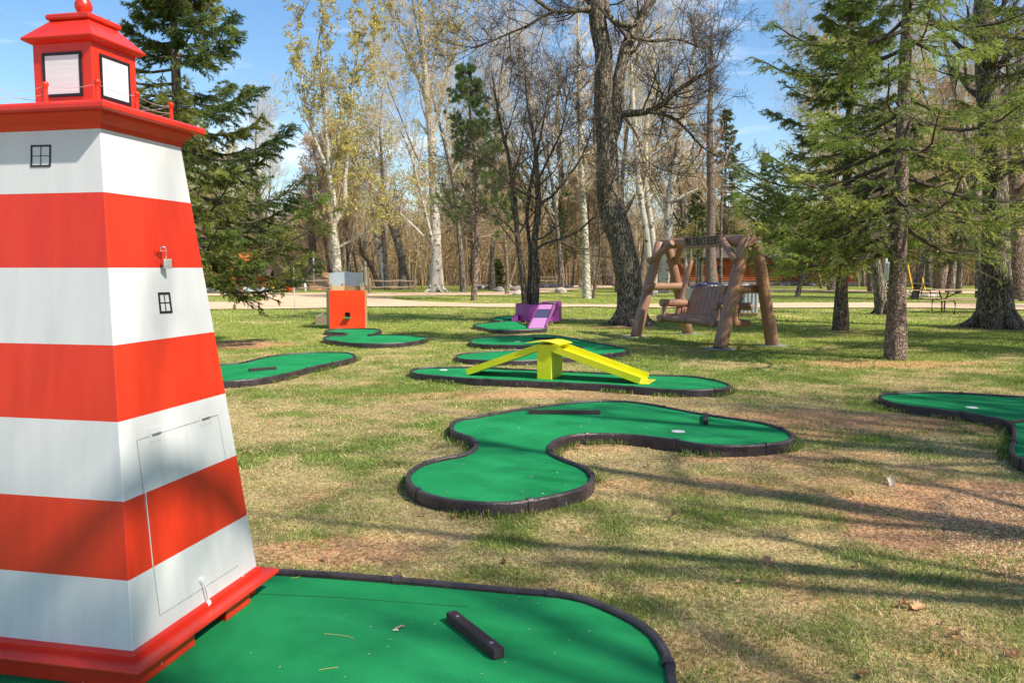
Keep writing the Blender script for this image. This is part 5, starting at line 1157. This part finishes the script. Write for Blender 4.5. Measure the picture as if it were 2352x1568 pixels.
simple('tree',[(886,665),(880,640),(874,600),(866,560),(858,500),(852,430)],[.26,.22,.2,.17,.13,.06],'birchbark','slanting black and white birch trunk behind the two-post fence',60,79,nb=14)
simple('tree',[(872,662),(860,630),(845,600),(830,580),(826,540)],[.2,.17,.14,.12,.05],'darkbark','dark trunk bending sharply left behind the fence',60,80,nb=10)
simple('tree',[(1090,660),(1090,620),(1090,560),(1086,500),(1080,430)],[.42,.36,.3,.24,.1],'greybark','pale stub-like trunk behind the pine',70,81,nb=14)
simple('tree',[(720,664),(720,630),(718,580),(714,500),(712,400)],[.3,.27,.24,.2,.08],'darkbark','dark trunk beside the white post behind the soil heap',60,82,nb=14)
simple('tree',[(605,662),(604,620),(600,560),(596,480),(590,400)],[.32,.28,.25,.2,.08],'greybark','grey trunk behind the tips of the dark spruce',58,83,nb=16,buds=2)
# right side trunks
simple('tree',[(1632,662),(1634,640),(1633,600),(1632,540),(1634,470),(1632,380),(1630,290),(1632,200),(1634,60)],[.42,.30,.26,.24,.22,.18,.13,.09,.02],'sprucebark','grey mottled trunk rising behind the swing seat',48,84,nb=20,L1=(.8,2.2),t0=.3)
simple('sapling',[(1655,660),(1656,620),(1656,560),(1657,480),(1660,400)],[.10,.09,.075,.06,.03],'greybark','thin straight sapling beside the grey mottled trunk behind the swing',48,85,nb=12)
simple('sapling',[(1575,655),(1576,620),(1574,590),(1572,540)],[.12,.11,.09,.04],'birchbark','thin pale sapling before the orange wall, seen inside the swing frame',52,86,nb=8,buds=2)
simple('tree',[(2028,722),(2022,690),(2018,650),(2010,600),(2004,550),(2008,480),(2004,400),(2010,300)],[.24,.18,.165,.155,.15,.13,.10,.05],'greybark','lichened leaning trunk with a reddish root flare, left of the mottled spruce',27,87,nb=18,roots=5,L1=(.8,2))
simple('sapling',[(1830,682),(1836,660),(1842,640),(1845,610),(1850,560)],[.14,.12,.10,.08,.04],'greybark','short leaning stem on the lawn before the orange cabins',42,88,nb=8)
simple('tree',[(1912,667),(1910,640),(1908,600),(1906,540),(1904,460)],[.34,.27,.25,.22,.12],'greybark','pale trunk standing before the bright orange cabin',55,89,nb=12)
simple('sapling',[(1888,658),(1882,640),(1876,620),(1870,590)],[.12,.1,.09,.05],'darkbark','thin dark stem leaning against the view of the orange cabin',60,90,nb=6)
for j,(u,v) in enumerate(((1972,655),(1984,656),(1996,655),(2060,654))):
    simple('sapling',[(u,v),(u-4+j*3,620),(u-12+j*7,580),(u-22+j*12,520)],[.14,.12,.09,.04],'greybark',['leftmost pale stem of the bush right of the bright cabin','middle pale stem of the bush right of the bright cabin','right pale stem of the bush near the utility pole','grey stem between the mottled spruce and the guy wires'][j],66,91+j,nb=9)
guided('oak_tree',[dict(px=[(2286,760),(2286,742),(2286,700),(2286,660),(2287,600),(2287,520),(2286,440),(2284,360),(2274,280),(2268,180),(2262,60),(2256,-60)],r=[.50,.42,.34,.31,.29,.28,.28,.275,.27,.25,.22,.16],nb=16,t0=.6),
 dict(px=[(2262,330),(2290,250),(2330,190),(2380,120)],r=[.2,.17,.13,.06],nb=10)],
 'oakbark','thick furrowed oak trunk with flared roots near the right edge',20.8,95,nb=10,levels=((5,(.4,.6)),(4,(.4,.7))),rm=.008,roots=8,L1=(1,2.6))
simple('oak_tree',[(2345,688),(2338,660),(2333,600),(2330,500),(2328,400),(2325,250)],[.75,.6,.55,.5,.45,.35],'pinebark','broad reddish trunk behind the thick oak at the right edge',38,96,nb=14,roots=5)
simple('tree',[(2162,662),(2162,640),(2160,590),(2156,520),(2150,440)],[.55,.45,.4,.35,.2],'pinebark','brown trunk directly behind the picnic tables',58,97,nb=14)
# twigs rising behind the lighthouse on the left
for j,(u,Y,s) in enumerate(((20,42,.9),(-60,36,1.0),(180,62,1.12))):
    place_tree(bare_mesh(200+j,12,.10,nl=9,n2=4,n3=3,n4=0,up=.25,ang=(12,28),rm=.007,lf1=(.4,.6)),((u-1176)/F*Y,Y,0),j,s,['slender bare sapling tree showing left of the lantern room','slender bare tree at the left edge behind the railing','slender bare tree whose twigs rise above the lighthouse roof'][j],name='deciduous_tree')
# trees beside and behind the photographer: their shadows dapple the lawn
sh1=bare_mesh(301,11,.32,nl=12,n2=6,n3=5,n4=0,up=.06,fork=2,rm=.008,bk='oakbark',tw='twigdark',lf1=(.38,.6),base=.22)
sh2=bare_mesh(302,10,.28,nl=11,n2=6,n3=5,n4=0,up=.08,fork=3,rm=.008,bk='greybark',tw='twig',lf1=(.38,.6),base=.2)
SHT=[(6.3,2.3,.8,sh2),(7.9,4.3,.85,sh2),(9.5,3.2,.95,sh1),(12.5,1.0,1.15,sh2),(8.6,-2.2,1.0,sh1),(13.5,6.2,.9,sh1),(11.5,4.6,1.0,sh2),(15.5,3.5,1.15,sh1),(17.5,9.5,1.1,sh2),(20.5,13,1.2,sh1),(22.5,20,1.2,sh2),(15.5,-2.5,1.1,sh1),(26,26,1.2,sh1)]
for i,(x,y,s,me) in enumerate(SHT):
    place_tree(me,(x,y,0),i*1.3,s,'leafless oak on the lawn to the right of the course, out of the photo' if me is sh1 else 'leafless ash on the lawn to the right of the course, out of the photo','shade trees outside the view',name='deciduous_tree')
# an overhanging oak limb whose bent shadow falls on the foot of the lighthouse
lt=empty('oak_tree',(5.9,-2.9,0),label='leafless oak behind the photographer with one long limb reaching over the lighthouse',cat='tree',group='shade trees outside the view')
tb=MB(); o3=np.array([5.9,-2.9,0]); q=[Vector((0,0,-.1)),Vector((.1,0,2.5)),Vector((0,.1,4.8)),Vector((-.1,0,7.5)),Vector((.1,.1,10.5))]; Q,rr=limb(q,[.36,.30,.26,.18,.05],0,k=18); tb.tubes(Q,rr,12)
wp=[Vector(p_)+sd*t_ for p_,t_ in (((-2.1,2.92,-.1),8.6),((-1.78,2.87,.26),8.4),((-1.5,2.81,.55),8.2),((-1.34,2.79,.72),8.1),((-1.31,2.92,.78),8.0),((-1.27,3.1,.76),7.9),((-1.22,3.3,.62),7.8),((-1.17,3.5,.42),7.7),((-1.1,3.75,.05),7.6))]
q2=[Vector((5.9,-2.8,4.6)),Vector((4.6,-1.9,5.6))]+wp; Qb,rb=limb([v-Vector((5.9,-2.9,0)) for v in q2],[.15,.12,.095,.08,.075,.07,.07,.065,.06,.05,.03],0,k=30); tb.tubes(Qb,rb,9)
tb.build('trunk',M['oakbark'],lt,smooth=True); rg2=np.random.default_rng(8); cb=MB(); a1,b1=sprout(Q[None],rr[None],14,rg2,.5,1,(35,65),(.25,.4),.4,k=6,rf=.4,rmin=.01); a2,b2=sprout(Qb[None],rb[None],7,rg2,.25,1,(30,60),(.10,.2),.4,k=5,rf=.35,rmin=.006)
cb.tubes(a1,b1,5); cb.tubes(a2,b2,4)
for aa,bb in ((a1,b1),(a2,b2)):
    a3,b3=sprout(aa,bb,5,rg2,.3,1,(30,60),(.4,.6),.4,k=4,rf=.5,rmin=.005); cb.tubes(a3,b3,3)
cb.build('crown',M['twig'],lt)
place_tree(me3,(14.8,11.2,0),1,.8,'spruce on the lawn outside the right edge of the photo',None,name='spruce_tree')
place_tree(me2,(18.5,16.2,0),2,1.1,'spruce with wide boughs outside the right edge of the photo',None,name='spruce_tree')

# ================================================================ GRASS, gravel, leaves
rng=np.random.default_rng(77)
def in_exc(x,y):
    m=np.zeros(x.shape,bool)
    for poly in EXC:
        px=[p[0] for p in poly]; py=[p[1] for p in poly]
        w=(x>min(px))&(x<max(px))&(y>min(py))&(y<max(py))
        if w.any(): m[w]|=pip(x[w],y[w],poly)
    lx=x-LC.x; ly=y-LC.y; m|=(np.abs(lx*lr.x+ly*lr.y)<.46)&(np.abs(lx*ll.x+ly*ll.y)<.46)
    return m
def blades(n,y0,y1,h,w,seed,pw=1.):
    rng=np.random.default_rng(seed)
    Y=(rng.uniform(y0**pw,y1**pw,n))**(1/pw); X=rng.uniform(-.78,.78,n)*(Y+.8)
    gr=green(X,Y); dd=dirt(X,Y); cl=fbm(X,Y,.16,91,2)
    keep=(rng.random(n)<np.clip((.62+.5*gr)*(1-.88*dd)*(.7+.7*sstep(.3,.62,cl)),0,1))&~in_exc(X,Y)
    keep&=~((X<-1.6)&(Y<2.6)&(X<-.75*Y))
    X,Y,gr,dd,cl=[a[keep] for a in (X,Y,gr,dd,cl)]; n=len(X)
    isg=rng.random(n)<np.clip(gr*.60+.36,0.36,.92)
    hh=h*rng.uniform(.45,1.15,n)*(.8+.65*gr)*np.where(isg,.9,1.2)*(.7+.6*cl)
    az=rng.uniform(0,6.28,n); ln=np.where(isg,rng.uniform(.2,.95,n),rng.uniform(.85,1.45,n)); dx=np.cos(az)*np.sin(ln); dy=np.sin(az)*np.sin(ln); dz=np.cos(ln)
    sx=-np.sin(az+rng.normal(0,.6,n)); sy=np.cos(az); ww=w*rng.uniform(.6,1.2,n)*.5
    Z=gz(X,Y)-.003; B=np.stack([X,Y,Z],1); S=np.stack([sx,sy,0*sx],1)*ww[:,None]; D=np.stack([dx,dy,dz],1)*hh[:,None]
    M1=B+D*.55+np.array([0,0,1.])*hh[:,None]*.06; T=B+D+np.array([0,0,-1.])*hh[:,None]*.10
    V=np.stack([B-S,B+S,M1+S*.8,M1-S*.8,T],1).reshape(-1,3)
    i=np.arange(n)[:,None]*5
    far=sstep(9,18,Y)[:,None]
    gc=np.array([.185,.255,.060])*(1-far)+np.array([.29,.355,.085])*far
    c=np.where(isg[:,None],gc*rng.uniform(.6,1.5,(n,1))+rng.uniform(0,.05,(n,1))*np.array([1,.75,.2]),np.array([.78,.60,.33])*rng.uniform(.5,1.25,(n,1)))
    c=np.where(((rng.random(n)<.10)&~isg)[:,None],np.array([.33,.17,.10]),c)
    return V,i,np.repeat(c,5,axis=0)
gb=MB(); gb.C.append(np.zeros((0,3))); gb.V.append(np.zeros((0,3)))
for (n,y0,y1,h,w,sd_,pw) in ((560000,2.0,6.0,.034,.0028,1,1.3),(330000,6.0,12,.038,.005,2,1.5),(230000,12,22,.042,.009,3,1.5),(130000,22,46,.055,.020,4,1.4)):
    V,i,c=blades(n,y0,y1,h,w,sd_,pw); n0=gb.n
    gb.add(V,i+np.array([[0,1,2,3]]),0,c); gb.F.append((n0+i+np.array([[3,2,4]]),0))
# taller tufts hugging the edging of the greens
for q in [P for P in EXC[2:10]]:
    cx=sum(p[0] for p in q)/len(q); cy=sum(p[1] for p in q)/len(q)
    if cy>16: continue
    m=1400 if cy<13 else 500; idx=rng.integers(0,len(q),m*3); Pq=np.array([(p[0],p[1]) for p in q]); t=rng.random(m*3)[:,None]
    B=Pq[idx]*(1-t)+Pq[(idx+1)%len(q)]*t; tn=Pq[(idx+1)%len(q)]-Pq[idx]; no=np.stack([tn[:,1],-tn[:,0]],1); no/=np.linalg.norm(no,axis=1,keepdims=True)+1e-9
    B=B+no*rng.uniform(.004,.07,(len(B),1)); den=fbm(B[:,0],B[:,1],.30,123,2); kp=(den>.52)&~in_exc(B[:,0],B[:,1]); B=B[kp]; n=len(B)
    if n==0: continue
    hh=rng.uniform(.025,.07,n); a=rng.uniform(0,6.28,n); ln=rng.uniform(.05,.6,n); D=np.stack([np.cos(a)*np.sin(ln),np.sin(a)*np.sin(ln),np.cos(ln)],1)*hh[:,None]; S=np.stack([np.sin(a),-np.cos(a),0*a],1)*.0022*(1+cy*.05)
    B3=np.stack([B[:,0],B[:,1],np.full(n,-.005)],1); V=np.stack([B3-S,B3+S,B3+D*.6+S*.7,B3+D*.6-S*.7,B3+D*1.0-np.array([0,0,1.])*hh[:,None]*.1],1).reshape(-1,3)
    c=np.where((rng.random(n)<.75)[:,None],np.array([.10,.19,.03])*rng.uniform(.6,1.4,(n,1)),np.array([.48,.38,.2])*rng.uniform(.6,1.2,(n,1))); i=np.arange(n)[:,None]*5; n0=gb.n
    gb.add(V,i+np.array([[0,1,2,3]]),0,np.repeat(c,5,axis=0)); gb.F.append((n0+i+np.array([[3,2,4]]),0))
tag(gb.build('grass',M['grassblade']),'thin patchy spring grass, straw and green blades over the whole lawn','grass',kind='stuff')
# gravel and litter in the bare patches
def pebbles(n,sampler,r0,r1,seed,cols):
    rng=np.random.default_rng(seed); X,Y=sampler(rng,n); n=len(X); r=rng.uniform(r0,r1,n)**1
    base=np.array([(1,0,0),(-1,0,0),(0,1,0),(0,-1,0),(0,0,1),(0,0,-1)],float); fc=np.array([[0,2,4],[2,1,4],[1,3,4],[3,0,4],[2,0,5],[1,2,5],[3,1,5],[0,3,5]])
    sc=rng.uniform(.6,1.3,(n,6,1)); a=rng.uniform(0,6.28,n); ca,sa=np.cos(a)[:,None],np.sin(a)[:,None]
    V=base[None]*sc*r[:,None,None]; V[:,:,2]*=.5; x=V[:,:,0]*ca-V[:,:,1]*sa; y=V[:,:,0]*sa+V[:,:,1]*ca; V=np.stack([x+X[:,None],y+Y[:,None],V[:,:,2]+gz(X,Y)[:,None]+r[:,None]*.2],-1)
    b=MB(); b.C.append(np.zeros((0,3))); b.V.append(np.zeros((0,3))); b.add(V.reshape(-1,3),(fc[None]+np.arange(n)[:,None,None]*6).reshape(-1,3),0,np.repeat(colvar(n,1,rng,cols,v=.25),6,axis=0)); return b
GP=[unp(u,v) for u,v in ((2085,1170),(2180,1145),(2352,1120),(2560,1120),(2650,1250),(2420,1370),(2352,1362),(2270,1310),(2190,1240))]
gp=[(p.x,p.y) for p in GP]
def s1(rng,n):
    X=rng.uniform(min(p[0] for p in gp),max(p[0] for p in gp),n); Y=rng.uniform(min(p[1] for p in gp),max(p[1] for p in gp),n)
    wx=X+(fbm(X,Y,.3,7)-.5)*.5; wy=Y+(fbm(X,Y,.3,8)-.5)*.5; k=pip(wx,wy,gp); return X[k],Y[k]
mgv=mat('gravel_mix',(.4,.3,.2),scale=30,rough=.9,attr=True,spec=.1)
tag(pebbles(20000,s1,.003,.013,5,[(.46,.27,.14),(.52,.32,.18),(.36,.20,.11),(.54,.38,.24)]).build('gravel',mgv),'patch of tan gravel at the right edge of the lawn','gravel',kind='stuff')
def s2(rng,n):
    Y=rng.uniform(2.3,14,n); X=rng.uniform(-.65,.7,n)*Y; k=(dirt(X,Y)>rng.uniform(.25,1,n))&~in_exc(X,Y); return X[k],Y[k]
tag(pebbles(30000,s2,.003,.010,6,[(.48,.33,.22),(.30,.17,.11),(.55,.42,.30),(.24,.13,.08)]).build('soil_crumbs',mgv),'crumbs of soil, bark and small stones on the bare patches','soil crumbs',kind='stuff')
# dry oak leaves
def leaf_mesh(seed):
    rr=random.Random(seed); h=[(0,1),(.16,.90),(.11,.74),(.44,.70),(.20,.50),(.58,.34),(.24,.18),(.52,-.04),(.19,-.22),(.34,-.46),(.07,-.60),(.025,-1.2)]
    h=[(x*rr.uniform(.85,1.15),y) for x,y in h]; out=h+[(-x*rr.uniform(.85,1.1),y) for x,y in h[::-1][:-1]]; n=len(out)
    bm=bmesh.new(); vs=[]; c1=rr.uniform(.3,1.2); c2=rr.uniform(-.8,1.0)
    Z=lambda x,y:c1*x*x*1.6+c2*y*y*.35+.12*math.sin(4*y+seed)
    ctr=[bm.verts.new((0,-.9+1.8*k/6,Z(0,-.9+1.8*k/6)-.06)) for k in range(7)]
    ov=[bm.verts.new((x,y,Z(x,y))) for x,y in out]
    # connect outline to midrib
    def near(y): return ctr[max(0,min(6,round((y+.9)/1.8*6)))]
    for i in range(n):
        a,b=ov[i],ov[(i+1)%n]; ca,cb=near(out[i][1]),near(out[(i+1)%n][1])
        try:
            if ca is cb: bm.faces.new((a,b,ca))
            else: bm.faces.new((a,b,cb,ca))
        except ValueError: pass
    me=bpy.data.meshes.new('leaf'); bm.to_mesh(me); bm.free(); return me
LM=[leaf_mesh(i) for i in range(6)]; LP=[leaf_mesh(9)]
for m_ in LM: m_.materials.append(M['leaf'])
for m_ in LP: m_.materials.append(M['paleleaf'])
def leaf(p,s,label,me=None,group=None,rot=None):
    o=link('dry_leaf',me or random.choice(LM)); o.location=(p.x,p.y,p.z+.012); o.scale=(s,s,s); o.rotation_euler=rot or (random.uniform(-.7,.7),random.uniform(-.7,.7),random.uniform(0,6.3)); tag(o,label,'leaf',group); return o
for (u,v,s,l,pale) in ((2047,1112,.075,'largest pale cream oak leaf on the bare lawn at the right',1),(2082,1396,.062,'rusty orange oak leaf in the grass at the lower right, left of its pair',0),(2112,1398,.060,'rusty orange oak leaf in the grass at the lower right, right of its pair',0),(2335,1508,.055,'pinkish dry leaf in the bottom right corner',0),(2195,1462,.045,'small dry leaf above the bottom right corner',0),
   (1011,1164,.055,'curled tan oak leaf under the near lobe of the boomerang-shaped green',0),(1328,1028,.06,'tan oak leaf in the bay of the boomerang-shaped green',0),(882,1065,.05,'rusty dry leaf left of the boomerang-shaped green',0),(620,976,.05,'tan dry leaf beside the red stripe of the lighthouse',0),(565,1040,.05,'pale brown leaf close to the lighthouse corner',0),(1000,1030,.045,'tan dry leaf by the upper notch of the boomerang-shaped green',0),
   (1765,1295,.05,'dry leaf standing in grass right of the foreground green',0),(1046,1190,.04,'pale dry leaf left of the near lobe of the boomerang-shaped green',0),(1162,1290,.05,'tan leaf above the far edging of the foreground green',0),(1985,1555,.05,'upright orange leaf stalk at the bottom edge',0),(1545,1185,.045,'small dry leaf right of the near lobe',0),(925,1115,.045,'rusty leaf between lighthouse and near lobe',0),(1505,960,.0,'',0)):
    if s: leaf(unp(u,v),s*.85,l,LP[0] if pale else None)
for i in range(46):
    u=random.uniform(560,2330); v=random.uniform(880,1540); p=unp(u,v)
    if in_exc(np.array([p.x]),np.array([p.y]))[0]: continue
    leaf(p,random.uniform(.018,.034),'small brown dry leaf lying in the grass',group='small dry leaves scattered in the grass')
# needles and litter on the foreground carpet
def needle_(px,l,r=.0011):
    P=[unp(u,v,CZ+.003) for u,v in px]; c=P[0].copy(); Q,rr=limb([p-c for p in P],r,r,k=9); b=MB(); b.tubes(Q,rr,4); o=b.build('pine_needle',M['needle']); o.location=c; tag(o,l,'pine needle')
needle_([(745,1454),(775,1457),(800,1460),(814,1467)],'curved yellow pine needle on the foreground green carpet')
needle_([(733,1538),(752,1534),(777,1531)],'straight yellow pine needle nearest the bottom edge on the carpet',.001)
needle_([(668,1327),(678,1326),(688,1323)],'short pine needle on the carpet beside the lighthouse ledge',.001)
needle_([(1005,971),(1015,971.5),(1025,971)],'pine needle on the boomerang-shaped green carpet',.0016)
p=unp(908,1445,CZ); b=MB(); b.tubes([[(0,0,.006),(.012,.004,.008),(.022,.014,.010),(.036,.018,.006)]],[[.004,.005,.005,.002]],7); o=b.build('catkin',M['twig'],smooth=True); o.location=p; tag(o,'brown catkin curled on the foreground green carpet','catkin')
p=unp(908,1449,CZ); b=MB(); b.tubes([[(-.01,0,.004),(0,.001,.007),(.012,0,.005)]],[[.003,.006,.003]],7); o=b.build('seed_husk',M['paleleaf'],smooth=True); o.location=p; tag(o,'pale seed husk beside the brown catkin on the carpet','seed husk')
for pa,pb in (((775,1371),(1072,1393)),((560,1362),(775,1371))):
    a=unp(*pa,CZ)-c_fg; b2_=unp(*pb,CZ)-c_fg; d=b2_-a; a.z=b2_.z=CZ; bb=MB(); bb.box((a+b2_)/2+Vector((0,0,.0006)),(d.length,.0035,.0015),(d.normalized(),Vector((-d.y,d.x,0)).normalized(),up)); bb.build('carpet_seam',M['seamgreen'],fg_)
for i in range(34):
    u,v=random.choice(((random.uniform(1000,1300),random.uniform(1060,1140)),(random.uniform(1100,1700),random.uniform(945,990)),(random.uniform(1150,1500),random.uniform(868,885)))); p=unp(u,v,CZ)
    b=MB(); b.tubes([[(0,0,.0015),(.008,.003,.004),(.016,.001,.0015)]],[[.0012,.003,.0012]],5); o=b.build('litter_crumb',M['paleleaf'] if i%2 else M['twig']); o.location=p; o.rotation_euler=(0,0,random.uniform(0,6)); tag(o,'tiny dry crumb of litter on the middle green carpets','crumb','litter crumbs on the middle carpets')
for i in range(26):
    u=random.uniform(560,1480); v=random.uniform(1345,1560); p=unp(u,v,CZ)
    if (p.xy-LC.xy).length<.62: continue
    b=MB(); b.tubes([[(0,0,.0015),(.006,.002,.003),(.011,.001,.0015)]],[[.0008,.0016,.0008]],5); o=b.build('litter_crumb',M['paleleaf']); o.location=p; o.rotation_euler=(0,0,random.uniform(0,6)); o.scale=(.7,.7,.7); tag(o,'tiny pale crumb of litter on the foreground green carpet','crumb','litter crumbs on the foreground carpet')
